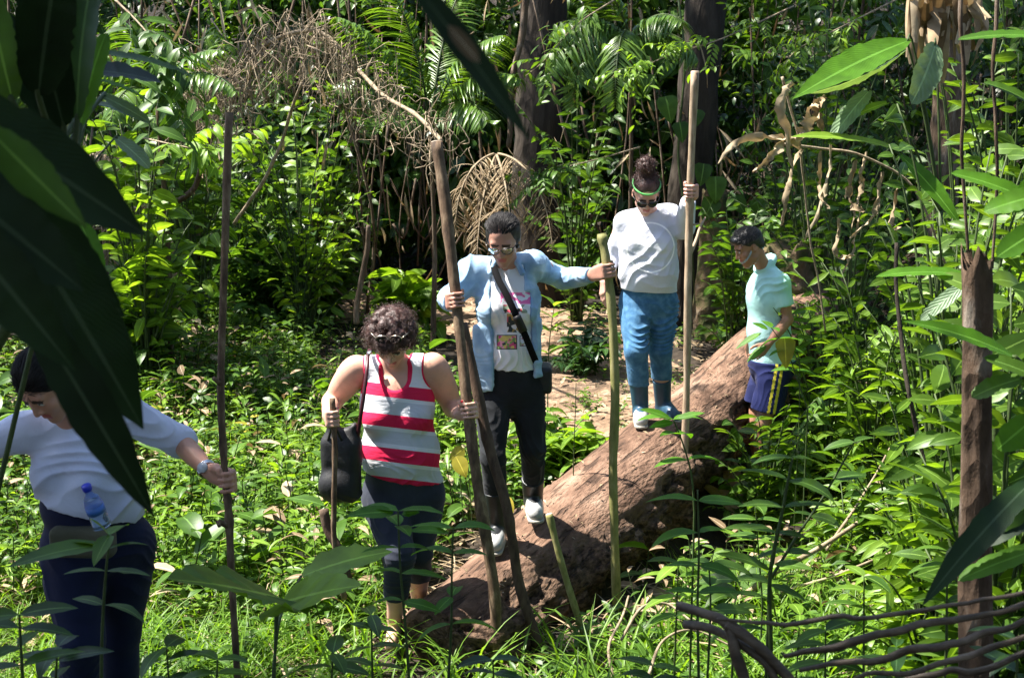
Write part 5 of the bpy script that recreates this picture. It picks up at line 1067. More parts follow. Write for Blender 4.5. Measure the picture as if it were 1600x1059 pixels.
# ================================================================ person: boy in aqua polo
def boy():
    J = dict(head=(1170, 386, 8.62), neck=(1196, 416, 8.72), pelvis=(1206, 562, 8.75), sl=(1190, 442, 8.90), sr=(1219, 442, 8.60),
             el=(1180, 498, 8.95), wl=(1172, 530, 8.80), er=(1231, 500, 8.58), wr=(1200, 538, 8.40),
             hl=(1200, 580, 8.84), hr=(1212, 580, 8.66), kl=(1178, 660, 8.78), kr=(1192, 662, 8.56), al=(1190, 755, 8.8), ar=(1203, 758, 8.6))
    p = Person('boy in aqua polo shirt and navy shorts standing among leaves beside the log', J, (-.92, -.30, 0), P(1205, 775, 8.7))
    j = p.J; T = p.torso(.158, .150, .152, .128, 0, .02)
    arms = limb(j['sl'], j['el'], j['wl'], (.044, .036, .034, .025), .02)+limb(j['sr'], j['er'], j['wr'], (.044, .036, .034, .025), .02)
    hm = frame((-.86, -.22, -.46), (-.3, 0, 1)); hd, spots, q = head_prims(j['head'], hm, 1.02)
    neck = [cone(j['neck']-A(0, 0, .03), q(0, -.03, -.05), .052, .050, .03)]
    gl, tl = hand_open(j['wl'], A(-.05, -.1, -1), A(-.2, 1, 0), 1, .95, .45); gr, tr = hand_open(j['wr'], A(-.7, -.1, -.75), A(.1, -1, -.1), 1, .95, .45)
    legs = limb(j['hl'], j['kl'], j['al'], (.080, .052, .050, .034), .03)+limb(j['hr'], j['kr'], j['ar'], (.080, .052, .050, .034), .03)
    feet = [cone(j[a]-A(0, 0, .05), j[a]+A(-.14, -.05, -.07), .035, .026, .02) for a in ('al', 'ar')]
    V, Q = solid(T+neck+arms+legs+feet+hd+gl+gr, p.h)
    p.obj('body', V, Q, [skin_mat('brown_skin', (.36, .18, .11)), M_lip, M_brow, M_eye], face_mats(V, Q, spots, None))
    hem = P(1206, 572, 8.7)
    sh = grown(T, .014)+[neg(ell(j['neck']+A(-.03, 0, .06), (.07, .07, .05), None, .01)), plane(hem, (0, 0, -1))]
    for s_, e_ in (('sl', 'el'), ('sr', 'er')):
        en = j[s_]+(j[e_]-j[s_])*.62; sh.append(cone(j[s_]+A(0, 0, .0), en, .066, .060, .03, cap=[(en, unit(j[e_]-j[s_]))]))
    nb = j['neck']
    for t in np.linspace(-2.9, 2.9, 25):
        sh.append(ell(nb+p.F*(.056*math.cos(t))+p.Rt*.058*math.sin(t)+A(0, 0, .022-.030*math.cos(t)), (.016, .016, .026), None, .02))
    V, Q = solid(sh, .006); Nn = vnormals(V, Q); V = crease(V, Nn, .009, 34, (-.6, 0, 1), 41, .7)
    p.obj('polo_shirt', V, Q, cloth_mat('aqua_cotton', [(.38, .68, .66), (.48, .78, .75)], 5, bump=.3))
    so_ = grown([T[0]]+[legs[0], legs[2]], .022)
    for q_, k_ in zip(so_[1:], ('kl', 'kr')): q_['r'] = (q_['r'][0], q_['r'][1]+.035)
    hz = P(1190, 634, 8.7)
    V, Q = solid(so_+[plane(hem+A(0, 0, .04), (0, 0, 1)), plane(hz, (-.15, 0, -1))], .006); Nn = vnormals(V, Q); V = crease(V, Nn, .010, 40, (1, 0, .4), 43, 1.2)
    C = V[Q].mean(1); d = C-A(0, 0, CAMH); fw = d[:, 1]*ct-d[:, 2]*st; px = 800+d[:, 0]/fw*FPX; up = d[:, 1]*st+d[:, 2]*ct; row = 529.5-up/fw*FPX
    sx = px-(1214-(row-570)*.18); fm = ((np.abs(sx) < 2.2) | (np.abs(sx-9) < 2.2)).astype(int)
    p.obj('shorts', V, Q, [cloth_mat('navy_shorts', [(.007, .011, .055), (.014, .02, .095)]), plain('yellow_stripe', (.6, .5, .03), .8)], fm)
    H = [ell(q(0, -.022, .045), (.083, .098, .088), hm, .01), neg(ell(q(0, .105, -.03), (.075, .062, .088), hm, .012)), neg(ell(q(0, .03, -.09), (.1, .085, .062), hm, .012)), ell(q(0, .065, .083), (.050, .034, .030), hm, .02), ell(q(0, -.07, -.01), (.060, .04, .05), hm, .02)]
    V, Q = solid(H, .005); hb = p.obj('hair', V, Q, M_hairk); rng = np.random.default_rng(9); n = 1500
    dd = rng.normal(size=(n, 3)); dd /= np.linalg.norm(dd, axis=1)[:, None]; dd[:, 2] = np.abs(dd[:, 2]); rt = np.array([q(*(A(0, -.022, .045)+x*A(.083, .098, .088))) for x in dd])
    kp = (dd[:, 1] < .75) | (dd[:, 2] > .6); G = Geo(); strands(G, rt[kp], (dd*.5+A(0, .8, -.1))[kp]@hm, rng.uniform(.02, .04, kp.sum()), .0013, .001, 1, .1, 4, rng); G.build('strands', M_hairk, hb).location = tuple(-p.base)
    G = Geo(); t = np.linspace(-1, 1, 15); pts = np.array([q(.080*math.sin(a*1.5), .105*math.cos(a*1.25)-.01, -.075+.055*abs(a)**2) for a in t]); n_ = pts-q(0, 0, -.05)
    for o_ in (0, 1): G.tube(pts+(A(0, 0, .012)@hm)*o_, .0015, 5)
    V = np.stack([pts*1.0, pts+A(0, 0, .012)@hm], 1).reshape(-1, 3); k_ = np.arange(14)*2; G.add(V, np.stack([k_, k_+2, k_+3, k_+1], 1))
    G.build('chin_guard', plain('cloudy_plastic', (.30, .33, .33), .2, spec=.6), p.root).location = tuple(-p.base)
    return p

# ================================================================ person: left, white shirt in shade
def woman_left():
    J = dict(head=(72, 600, 4.22), neck=(108, 652, 4.38), pelvis=(150, 838, 4.46), sl=(36, 672, 4.36), sr=(184, 636, 4.50),
             el=(-34, 700, 4.30), wl=(-70, 800, 4.2), er=(282, 690, 4.60), wr=(328, 738, 4.42),
             hl=(112, 858, 4.42), hr=(196, 850, 4.50), kl=(128, 1000, 4.30), kr=(186, 985, 4.58), al=(120, 1190, 4.42), ar=(190, 1180, 4.72))
    p = Person('woman in pale three-quarter-sleeve top and navy trousers, head bowed behind big dark leaves', J, (-.05, -1, 0), P(150, 1230, 4.5))
    j = p.J; T = p.torso(.152, .160, .185, .120, .055, .03)
    arms = limb(j['sl'], j['el'], j['wl'], (.050, .040, .038, .026), .02)+limb(j['sr'], j['er'], j['wr'], (.050, .040, .038, .026), .02)
    hm = frame((-.25, -.66, -.70), (-.25, -.3, 1)); hd, spots, q = head_prims(j['head'], hm, 1.0)
    neck = [cone(j['neck']-A(0, 0, .01), q(0, -.02, -.06), .054, .050, .03)]
    pa, axa = on_pole('A', 352, 752, 4.34); gr, tr = hand_grip(j['wr'], pa, axa, .013, A(.1, 1, .0), 1.0)
    gl, tl = hand_open(j['wl'], A(-.1, -.3, -1), A(-1, 0, 0), 1)
    legs = limb(j['hl'], j['kl'], j['al'], (.100, .068, .062, .042), .03)+limb(j['hr'], j['kr'], j['ar'], (.100, .068, .062, .042), .03)
    feet = [cone(j[a]-A(0, 0, .03), j[a]+A(0, -.15, -.06), .045, .035, .02) for a in ('al', 'ar')]
    V, Q = solid(T+neck+arms+legs+feet+hd+gl+gr, .0055)
    p.obj('body', V, Q, [skin_mat('warm_skin', (.48, .25, .17)), M_lip, M_brow, M_eye], face_mats(V, Q, spots, None))
    hem = P(150, 802, 4.36)
    sh = grown(T, .012)+[ell(P(142, 770, 4.42), (.185, .140, .16), p.M, .06), neg(ell(P(112, 632, 4.30), (.105, .10, .062), None, .01)), plane(hem, (-.32, 0, -1))]
    el_ = j['el']; er_ = j['er']+(j['wr']-j['er'])*.10
    sh += [cone(j['sl']+A(.02, 0, 0), j['el'], .066, .058, .04), cone(j['sr']+A(-.02, 0, 0), j['er'], .068, .058, .04), cone(j['er'], er_, .060, .056, .02, cap=[(er_, unit(j['wr']-j['er']))])]
    V, Q = solid(sh, .006); Nn = vnormals(V, Q); V = crease(V, Nn, .010, 34, (-.4, 0, 1), 51, .7)
    p.obj('top', V, Q, cloth_mat('pale_lavender_jersey', [(.50, .52, .66), (.62, .64, .78)], 4, bump=.3))
    V, Q = solid(grown(T[:2], .006)+grown(legs, .012)+[plane(hem+A(0, 0, .13), (-.2, 0, 1))], .006); Nn = vnormals(V, Q); V = crease(V, Nn, .007, 50, (.3, 0, 1), 53, .6, np.clip((hem[2]-.06-V[:, 2])*8, 0, 1))
    p.obj('trousers', V, Q, cloth_mat('navy_trousers', [(.007, .009, .028), (.012, .016, .048)]))
    H = [ell(q(0, -.022, .043), (.084, .100, .090), hm, .01), neg(ell(q(0, .095, -.03), (.066, .06, .092), hm, .015)), ell(q(-.070, -.03, .0), (.016, .045, .05), hm, .02), ell(q(.070, -.03, .0), (.016, .045, .05), hm, .02), ell(q(.0, -.105, .02), (.045, .045, .05), hm, .04)]
    V, Q = solid(H, .005); hb = p.obj('hair', V, Q, M_haird)
    rng = np.random.default_rng(25); n = 1800; G = Geo(); u_ = rng.normal(size=(n, 3)); u_ /= np.linalg.norm(u_, axis=1)[:, None]; u_[:, 2] = np.abs(u_[:, 2])
    rt = np.array([q(*(A(0, -.022, .043)+x*A(.084, .100, .090))) for x in u_]); tg = np.cross(np.cross(u_, A(0, -1, -.1)), u_)@hm
    strands(G, rt, tg+u_@hm*.03, rng.uniform(.02, .04, n), .0012, .001, 1, .1, 5, rng); G.build('strands', M_haird, hb).location = tuple(-p.base)
    # olive waist pouch: part of her clothing
    c = P(130, 846, 4.28); V, Q = solid([boxp(c, (.115, .035, .055), frame((-.05, -1, 0)), .01, rd=.025)], .006)
    p.obj('waist_pouch', V, Q, cloth_mat('olive_canvas', [(.05, .05, .03), (.09, .085, .055)]))
    return p, j

ps, qs = woman_stripes()
pd_, qd = woman_denim()
woman_white(); boy(); pleft, jl_ = woman_left()
# ================================================================ POLES, BELONGINGS
def pole(key, label, mt, sides=14, top=None, seed=0, knots=(), name='walking_pole', cat='pole'):
    pts, r = POLE[key]; b_ = pts[np.argmin(pts[:, 2])]; root = empty(name, label, cat, b_); G = Geo(); n = len(pts); s = np.linspace(0, 1, n)
    rr = r*(1+.10*fbm(np.stack([s*14, s*0, s*0], -1), 2, seed))
    for kt, ka in knots: rr = rr*(1+ka*np.exp(-((s-kt)/.012)**2))
    G.tube(pts, rr, sides, 0, None, .06, seed); G.build('shaft', mt, root, b_)
    if top is not None:
        T = unit(pts[0]-pts[1]); G = Geo(); G.tube([pts[0]-T*.002, pts[0]+T*.003], r*.97, sides); G.build('cut_end', top, root, b_)
    return root, b_
M_pb = rough_mat('brown_pole_bark', [(.035, .022, .014), (.12, .075, .045), (.26, .19, .12)], 30, .8, .5, .008, stretch=(1, 1, .3)); M_pc = rough_mat('dark_pole_bark', [(.035, .022, .016), (.08, .05, .034), (.13, .088, .06)], 30, .85, .6, .01, stretch=(1, 1, .3))
M_pe = rough_mat('green_pole_bark', [(.10, .11, .03), (.21, .20, .07), (.30, .27, .13)], 30, .7, .4, .006, stretch=(1, 1, .3)); M_pf = rough_mat('pale_pole_bark', [(.18, .12, .075), (.33, .24, .16), (.44, .35, .25)], 30, .75, .5, .008, stretch=(1, 1, .3)); M_cut = rough_mat('fresh_cut_wood', [(.42, .33, .24), (.6, .5, .4)], 30, .7, .2)
ra, ba = pole('A', 'slim brown sapling pole held by the woman at the left', M_pb, 12, None, 1, ((.47, .55), (.70, .6)))
G = Geo(); p_ = pole_at('A', P(347, 822, 4.32)[2]); G.tube(spline([p_, P(342, 815, 4.28), P(343, 822, 4.26)], 6), np.linspace(.012, .007, 6), 8); p2 = pole_at('A', P(345, 600, 4.36)[2]); G.tube([p2, P(334, 591, 4.32)], [.010, .008], 8); G.build('side_twig', M_pb, ra, ba)
rb_, bb_ = pole('B', 'thick tall leaning pole with pale cut top, held by the striped woman', M_pb, 16, M_cut, 2, ((.2, .12), (.45, .14), (.7, .15)))
pole('C', 'dark crooked pole crossing behind the thick leaning one', M_pc, 14, None, 3, ((.3, .3), (.6, .3)))
pole('D', 'short thin stick in the striped woman\'s other hand', M_pb, 10, None, 4, (), 'walking_stick', 'stick')
pole('E', 'mossy yellow-green pole the denim-clad woman reaches for', M_pe, 14, M_pe, 5, ((.02, .35), (.3, .15), (.62, .12)))
rf_, bf_ = pole('F', 'tall pale pole gripped by the woman with the bun', M_pf, 14, M_cut, 6, ((.28, .25), (.45, .2), (.62, .2)))
G = Geo(); p_ = pole_at('F', P(1076, 402, 7.8)[2]); G.tube(spline([p_, P(1088, 375, 7.85), P(1094, 355, 7.9), P(1102, 340, 7.95)], 8), np.linspace(.013, .006, 8), 8); G.tube([pole_at('F', P(1077, 352, 7.8)[2]), P(1092, 350, 7.8)], [.008, .005], 7); G.build('side_twig', M_pf, rf_, bf_)
pole('G', 'short olive stake leaning against the front of the log', M_pe, 12, M_cut, 7, (), 'stake', 'stake')
G = Geo(); G.tube(spline([P(506, 795, 5.68), P(513, 830, 5.66), P(530, 860, 5.64), P(545, 905, 5.66)], 14), np.linspace(.024, .018, 14), 12, 0, None, .15, 3); tag(G.build('stake', M_pc, None, P(545, 905, 5.66)), 'stubby reddish cut stump stick under the black handbag', 'stake')
def ribbon(G, pts, nrm, w, th, mi=0):
    pts = np.asarray(pts); T = np.gradient(pts, axis=0); T /= np.linalg.norm(T, axis=1)[:, None]; nr = np.broadcast_to(np.asarray(nrm, float), pts.shape); s = np.cross(T, nr); s /= np.linalg.norm(s, axis=1)[:, None]; nr = np.cross(s, T)
    V = np.stack([pts+s*w/2+nr*th/2, pts-s*w/2+nr*th/2, pts-s*w/2-nr*th/2, pts+s*w/2-nr*th/2], 1); n = len(pts); F = []
    for i_ in range(n-1):
        for k_ in range(4): F.append([i_*4+k_, i_*4+(k_+1) % 4, i_*4+4+(k_+1) % 4, i_*4+4+k_])
    F += [[3, 2, 1, 0], [n*4-4, n*4-3, n*4-2, n*4-1]]; G.add(V.reshape(-1, 3), F, None, .5, mi)
# handbag hanging at the striped woman's side
c = P(533, 722, 5.72); hb = empty('handbag', 'black slouchy handbag with maroon strap hanging at the striped woman\'s hip', 'handbag', c-A(0, 0, .2))
M_bag = rough_mat('black_leather', [(.006, .006, .007), (.014, .014, .016)], 14, .6, .5, .01, spec=.5); M_str = rough_mat('maroon_leather', [(.04, .010, .014), (.07, .018, .024)], 20, .4, .2)
fr_ = frame((-.3, -1, 0)); V, Q = solid([boxp(c+A(0, 0, -.03), (.095, .045, .155), fr_, .02, rd=.04), boxp(c+A(.01, 0, .10), (.075, .028, .10), fr_, .05, rd=.025), neg(ell(c+A(.01, 0, .215), (.055, .2, .05), None, .02)), ell(c+A(-.02, -.02, -.11), (.085, .05, .07), None, .04)], .006)
Nv = vnormals(V, Q); V = crease(V, Nv, .014, 40, (.9, 0, .35), 3, .9); lb = c-A(0, 0, .2); put('bag_body', mesh_np('bag_body', V-lb, Q, M_bag), hb)
G = Geo(); ribbon(G, spline([P(578, 545, 5.86), P(575, 556, 5.79), P(573, 580, 5.72), P(568, 620, 5.68), P(562, 660, 5.68), P(556, 700, 5.70)], 26), A(0, -1, .1), .018, .004); G.build('strap', M_str, hb, lb)
G = Geo(); G.tube(spline([P(512, 690, 5.70), P(518, 670, 5.66), P(524, 668, 5.64), P(535, 690, 5.68)], 14), .006, 8); G.build('handle', M_bag, hb, lb)
G = Geo(); ribbon(G, [P(577, 549, 5.80), P(578, 553, 5.785)], A(0, -1, .1), .022, .006); G.build('buckle', plain('steel', (.6, .6, .6), .3, 1), hb, lb)
# crossbody strap and its bag behind the hip
cb_ = P(838, 560, 6.42); xb = empty('crossbody_bag', 'small black bag on a wide strap crossing the denim-clad woman\'s chest', 'bag', cb_)
G = Geo(); ribbon(G, spline([P(776, 402, 6.52), P(771, 412, 6.42), P(778, 435, 6.335), P(792, 462, 6.275), P(806, 492, 6.25), P(818, 518, 6.27), P(829, 545, 6.32), P(840, 572, 6.42)], 34), A(.1, -1, .05), .034, .005); G.build('strap', plain('black_webbing', (.006, .006, .007), .95, spec=.1), xb, cb_)
G = Geo(); ribbon(G, spline([P(807, 494, 6.243), P(818, 518, 6.262)], 6), A(.1, -1, .05), .042, .010); G.build('slider', plain('black_plastic', (.01, .01, .011), .4), xb, cb_)
V, Q = solid([boxp(P(847, 590, 6.52), (.05, .09, .07), None, .01, rd=.02)], .007); put('bag_body', mesh_np('bag_body', V-cb_, Q, M_bag), xb)
# water bottle tucked at the left woman's waist, and her watch
M_pet = plain('clear_plastic', (.55, .72, .95), .08, trans=.85); M_cap = plain('blue_cap', (.01, .03, .45), .35)
b0, b1 = P(160, 822, 4.20), P(137, 765, 4.16); ax = unit(b1-b0); Lb = np.linalg.norm(b1-b0); wb = empty('water_bottle', 'clear water bottle with blue cap at the left woman\'s waist', 'bottle', b0)
ss = np.array([0, .02, .03, .3, .34, .38, .6, .64, .78, .88, .93, 1.0]); G = Geo(); G.tube([b0+ax*Lb*s_ for s_ in ss], np.array([.026, .031, .032, .031, .028, .031, .032, .031, .026, .014, .012, .012]), 20); G.build('bottle_body', M_pet, wb, b0)
G = Geo(); G.tube([b0+ax*Lb*.40, b0+ax*Lb*.60], .0325, 20); G.build('label', plain('blue_label', (.05, .16, .5), .4), wb, b0)
G = Geo(); G.tube([b1-ax*.003, b1+ax*.003, b1+ax*.018, b1+ax*.020], [.015, .0165, .0165, .014], 18); G.build('cap', M_cap, wb, b0)
el_, wr_ = jl_['er'], jl_['wr']; wp = el_+(wr_-el_)*.90; ax = unit(wr_-el_); sx = unit(np.cross(ax, A(0, 0, 1))); sz = np.cross(sx, ax); G = Geo(); a = np.linspace(0, 6.283, 29); off = [0, .01]
for o_ in (-.006, 0, .006): G.tube([wp+ax*o_+sx*.031*math.cos(t)+sz*.033*math.sin(t) for t in a], .0042, 6)
w_ = G.build('watch', plain('steel_band', (.6, .6, .62), .25, 1), pleft.root); w_.location = tuple(-pleft.base)
G = Geo(); fc = wp+unit(A(-.2, -1, .5))*.034; G.tube([fc, fc+unit(A(-.2, -1, .5))*.009], .019, 20); G.build('watch_face', plain('pale_dial', (.5, .52, .55), .15), w_)

# ================================================================ FOREGROUND LEAVES AND PLANTS
def blade(parent, base, a, b_, wpx, up, mt, bend=.35, fold=.2, prof='obl', seg=26, wav=.045, seed=0, name='leaf', rnd=None):
    O, E = P(*a), P(*b_); Dv = E-O; Ln = np.linalg.norm(Dv)*1.03; W = wpx*(a[2]+b_[2])/2/FPX; up = unit(up); up = unit(up-unit(Dv)*np.dot(up, unit(Dv)))
    d = unit(unit(Dv)+up*bend*.45); G = Geo(); rg = np.random.default_rng(seed+7); G.leaves([O], [d], [up], Ln, W, bend, fold, seg, prof, 0, [rg.random()] if rnd is None else [rnd], wav, rg); G.build(name, mt, parent, base)
CAMDIR = A(0, -1, .25)
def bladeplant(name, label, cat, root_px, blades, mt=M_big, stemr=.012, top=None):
    b_ = P(*root_px); gx = b_[0]+(-1 if b_[0] < 0 else 1)*(1.2 if root_px[2] < 3 else .7)*(root_px[2] < 4); g_ = A(gx, b_[1], gz(gx, b_[1])); root = empty(name, label, cat, g_); G = Geo(); G.tube(spline([g_-A(0, 0, .1), (g_+b_)/2+A(.02, 0, 0), b_], 12), np.linspace(stemr*1.6, stemr, 12), 9)
    for q, bl in enumerate(blades):
        a, e, w_, up = bl[:4]; m_ = bl[4] if len(bl) > 4 else mt; kw = bl[5] if len(bl) > 5 else {}
        pa = P(*a); mid = (b_+pa)/2+A(0, 0, .05*np.linalg.norm(pa-b_)); G.tube(spline([b_, mid, pa, pa+(P(*e)-pa)*.05], 10), np.linspace(stemr*.6, stemr*.35, 10), 6); blade(root, g_, a, e, w_, up, m_, seed=q+len(label), **kw)
    G.build('stalks', M_twig, root, g_); return root
F1 = A(.35, -1, .35); LN = dict(prof='lance', bend=.3)
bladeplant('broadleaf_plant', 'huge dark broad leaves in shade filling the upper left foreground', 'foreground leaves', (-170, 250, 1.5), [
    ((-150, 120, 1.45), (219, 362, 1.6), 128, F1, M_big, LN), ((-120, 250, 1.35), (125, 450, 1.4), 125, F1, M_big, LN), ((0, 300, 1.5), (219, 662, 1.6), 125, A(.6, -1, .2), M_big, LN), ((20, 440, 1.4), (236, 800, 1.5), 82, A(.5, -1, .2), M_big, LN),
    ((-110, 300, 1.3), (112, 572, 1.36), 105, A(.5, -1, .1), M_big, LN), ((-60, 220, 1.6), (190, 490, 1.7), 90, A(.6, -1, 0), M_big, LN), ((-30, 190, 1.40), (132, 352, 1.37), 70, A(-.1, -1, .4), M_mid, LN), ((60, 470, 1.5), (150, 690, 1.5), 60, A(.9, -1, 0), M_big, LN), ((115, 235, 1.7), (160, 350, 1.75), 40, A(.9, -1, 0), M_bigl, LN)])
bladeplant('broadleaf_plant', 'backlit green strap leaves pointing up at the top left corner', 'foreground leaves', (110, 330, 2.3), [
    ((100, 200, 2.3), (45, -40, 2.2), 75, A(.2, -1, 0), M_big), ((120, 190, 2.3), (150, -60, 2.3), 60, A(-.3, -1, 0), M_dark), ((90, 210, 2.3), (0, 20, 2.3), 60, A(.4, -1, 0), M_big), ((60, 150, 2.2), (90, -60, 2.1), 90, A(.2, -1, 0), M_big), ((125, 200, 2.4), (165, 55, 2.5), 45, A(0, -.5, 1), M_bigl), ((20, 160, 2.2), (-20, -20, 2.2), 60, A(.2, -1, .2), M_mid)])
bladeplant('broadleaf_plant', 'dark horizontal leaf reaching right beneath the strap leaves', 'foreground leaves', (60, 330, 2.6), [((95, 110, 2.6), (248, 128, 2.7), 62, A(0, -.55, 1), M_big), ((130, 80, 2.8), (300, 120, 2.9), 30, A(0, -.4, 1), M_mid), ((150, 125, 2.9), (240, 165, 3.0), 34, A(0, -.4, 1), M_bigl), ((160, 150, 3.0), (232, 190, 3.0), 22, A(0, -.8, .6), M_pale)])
fanp = empty('fan_leaf', 'round pleated pale leaf catching light at the upper left', 'leaf', P(85, 130, 2.4)); G = Geo()
for q, a_ in enumerate(np.linspace(-1.25, 1.1, 12)): G.leaves([P(84, 132, 2.4)], [A(math.sin(a_), -.1, math.cos(a_))*1.0+A(-.5, 0, -.1)], [A(.1, -1, .3)], .075, .022, .3, .35*(1 if q % 2 else -1), 6, 'obl', 0, [.5])
G.build('leaf', M_pale, fanp, fanp.location); G = Geo(); G.tube(spline([P(84, 132, 2.4), P(60, 200, 2.4), P(-60, 400, 2.5), A(P(-150, 400, 2.5)[0], 2.5, gz(-1.1, 2.5))], 20), .004, 6); G.build('stalk', M_twig, fanp, fanp.location)
bladeplant('broadleaf_plant', 'light green drooping leaf tip below the big dark leaves', 'foreground leaves', (100, 330, 3.2), [((122, 340, 3.2), (158, 428, 3.1), 34, A(.5, -1, .3), M_bigl), ((118, 230, 3.2), (135, 345, 3.2), 30, A(.5, -1, .3), M_bigl), ((180, 215, 3.4), (232, 262, 3.4), 34, A(.2, -.6, 1), M_pale), ((145, 160, 3.4), (230, 192, 3.3), 20, A(.2, -.6, 1), M_mid)], M_mid, .006)
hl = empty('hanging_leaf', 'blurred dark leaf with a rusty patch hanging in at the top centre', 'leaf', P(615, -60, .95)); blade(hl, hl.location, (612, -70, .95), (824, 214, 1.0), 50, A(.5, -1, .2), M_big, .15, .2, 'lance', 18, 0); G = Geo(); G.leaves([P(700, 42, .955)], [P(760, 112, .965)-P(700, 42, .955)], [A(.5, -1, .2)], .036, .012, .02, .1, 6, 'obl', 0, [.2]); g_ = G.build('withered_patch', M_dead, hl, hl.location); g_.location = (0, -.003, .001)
# seedlings with opposite leaves: (stem pixels), [(row fraction, leaf px length, side angle)]
def seedling(label, pix, pairs, Lpx, mt=M_bigl, name='seedling', cat='young plant', asp=.42, seed=0, r=.005, extra=(), prof='ovate', tilt=.15):
    rg = np.random.default_rng(seed+300); C = spline([P(*p) for p in pix], 24); Yd = pix[0][2]; g_ = A(C[0][0], C[0][1], gz(C[0][0], C[0][1])); 
    if C[0][2] > g_[2]: C = np.concatenate([spline([g_, C[0]], 5)[:-1], C])
    root = empty(name, label, cat, g_); G = Geo(); G.tube(C, np.linspace(r, r*.5, len(C)), 7); G.build('stem', M_twig, root, g_); s_ = np.linspace(0, 1, len(C))
    for q, f in enumerate(pairs):
        o_ = A(*[np.interp(f, s_, C[:, i_]) for i_ in range(3)])
        az0 = rg.uniform(-.5, .5)+(1.57 if q % 2 and rg.random() < .45 else 0)
        for k in (0, math.pi):
            a_ = az0+k+rg.normal()*.2; G = Geo(); L_ = Lpx*Yd/FPX*rg.uniform(.75, 1.15); G.leaves([o_], [A(math.cos(a_), math.sin(a_), tilt+rg.normal()*.12)], [A(0, 0, 1)+rg.normal(size=3)*.15], L_, L_*asp, rg.uniform(.3, .9), rg.uniform(.1, .3), 8, prof, 0, [rg.random()], .03, rg); G.build('leaf', mt, root, g_)
    for (a, e, w_) in extra: blade(root, g_, a, e, w_, A(0, -.45, 1), mt, .3, .15, prof, 10, .04, seed)
    return root
seedling('seedling with paired leaves in front of the striped woman\'s knees', [(640, 1070, 3.5), (632, 960, 3.5), (625, 880, 3.5), (622, 798, 3.5)], (.5, .66, .8, .92, 1), 78, seed=1, extra=(((615, 800, 3.5), (543, 806, 3.45), 34), ((628, 803, 3.5), (655, 800, 3.5), 20)))
seedling('seedling with paired leaves left of the log\'s near end', [(700, 1070, 3.6), (705, 980, 3.6), (706, 900, 3.6), (708, 826, 3.6)], (.45, .6, .85, 1), 72, seed=2, extra=(((702, 832, 3.6), (640, 830, 3.5), 26),))
seedling('dark-stemmed seedling with pointed leaves before the left woman\'s legs', [(158, 1080, 2.9), (160, 980, 2.9), (165, 900, 2.9), (172, 835, 2.9)], (.55, .75, .9, 1), 85, M_mid, seed=3, asp=.34, extra=(((165, 850, 2.9), (15, 885, 2.7), 48), ((172, 838, 2.9), (140, 810, 2.85), 18)))
seedling('thin upright seedling right of centre at the bottom', [(1092, 1080, 3.5), (1090, 950, 3.5), (1092, 860, 3.5), (1090, 765, 3.5)], (.5, .64, .8, .95), 78, seed=4)
seedling('second thin seedling close beside the centre-right one', [(1104, 1080, 3.9), (1110, 960, 3.9), (1108, 880, 3.9)], (.6, .8, 1), 80, M_mid, seed=5)
seedling('forked sapling with dark stem in the right foreground', [(1204, 1010, 3.9), (1203, 900, 3.9), (1222, 800, 3.9), (1238, 715, 3.9)], (.4, .62, .74, .88, 1), 82, M_mid, seed=6, r=.009, extra=(((1205, 890, 3.9), (1120, 865, 3.8), 30), ((1210, 880, 3.9), (1270, 890, 3.8), 24)))
seedling('right-hand fork of the dark sapling, leaning toward the trunk', [(1203, 905, 3.92), (1250, 830, 3.95), (1290, 770, 4), (1335, 690, 4)], (.3, .55, .8, 1), 60, M_mid, seed=7, r=.006)
seedling('broad bright leaves just in front of the white-shirted woman\'s boots', [(1085, 800, 4.9), (1080, 740, 4.9), (1066, 690, 4.9), (1052, 655, 4.9)], (.55, .8, 1), 62, M_bigl, seed=8, extra=(((1050, 655, 4.9), (1000, 640, 4.85), 22), ((1052, 660, 4.9), (1015, 668, 4.9), 20), ((1056, 655, 4.9), (1100, 645, 4.9), 16)))
seedling('bright sprig overlapping the boy\'s waist', [(1262, 640, 7.4), (1245, 590, 7.4), (1228, 545, 7.4), (1205, 512, 7.4)], (.5, .7, .85, 1), 38, M_bigl, seed=9, extra=(((1200, 515, 7.4), (1175, 505, 7.4), 14), ((1198, 540, 7.4), (1168, 565, 7.4), 16), ((1190, 520, 7.4), (1150, 545, 7.4), 14)))
yl = empty('yellow_leaf', 'large yellowing leaf in front of the boy\'s shorts', 'leaf', P(1226, 530, 7.45)); blade(yl, yl.location, (1226, 528, 7.4), (1228, 575, 7.38), 34, A(.1, -1, .2), M_yel, .2, .15, 'heart', 8); G = Geo(); G.tube(spline([P(1226, 528, 7.4), P(1240, 540, 7.42), P(1250, 600, 7.4), A(P(1250, 600, 7.4)[0], 7.4, gz(1.7, 7.4))], 12), .003, 5); G.build('stalk', M_twig, yl, yl.location)
for q, (lb_, a, b__, wpx, yv) in enumerate([('yellow leaf left of the log behind the thick leaning pole', (712, 712, 6.9), (728, 745, 6.85), 28, 1), ('bright yellow leaf between the striped woman and the poles', (725, 700, 7.0), (702, 718, 6.9), 22, 2), ('orange-spotted yellow leaf right of the striped woman\'s hip', (735, 690, 7.1), (742, 730, 7.0), 20, 3), ('small yellow leaf behind the dark crooked pole', (790, 775, 6.9), (802, 800, 6.85), 16, 4)]):
    yl = empty('yellow_leaf', lb_, 'leaf', P(*a)); blade(yl, yl.location, a, b__, wpx, A(.2, -1, .4), M_yel if yv else M_lime, .3, .2, 'ovate', 8, seed=q); p0 = P(*a); G = Geo(); G.tube(spline([p0, p0+A(.02, .03, -.1), A(p0[0]+.05, p0[1]+.05, gz(p0[0], p0[1]))], 8), .003, 5); G.build('stalk', M_twig, yl, yl.location)
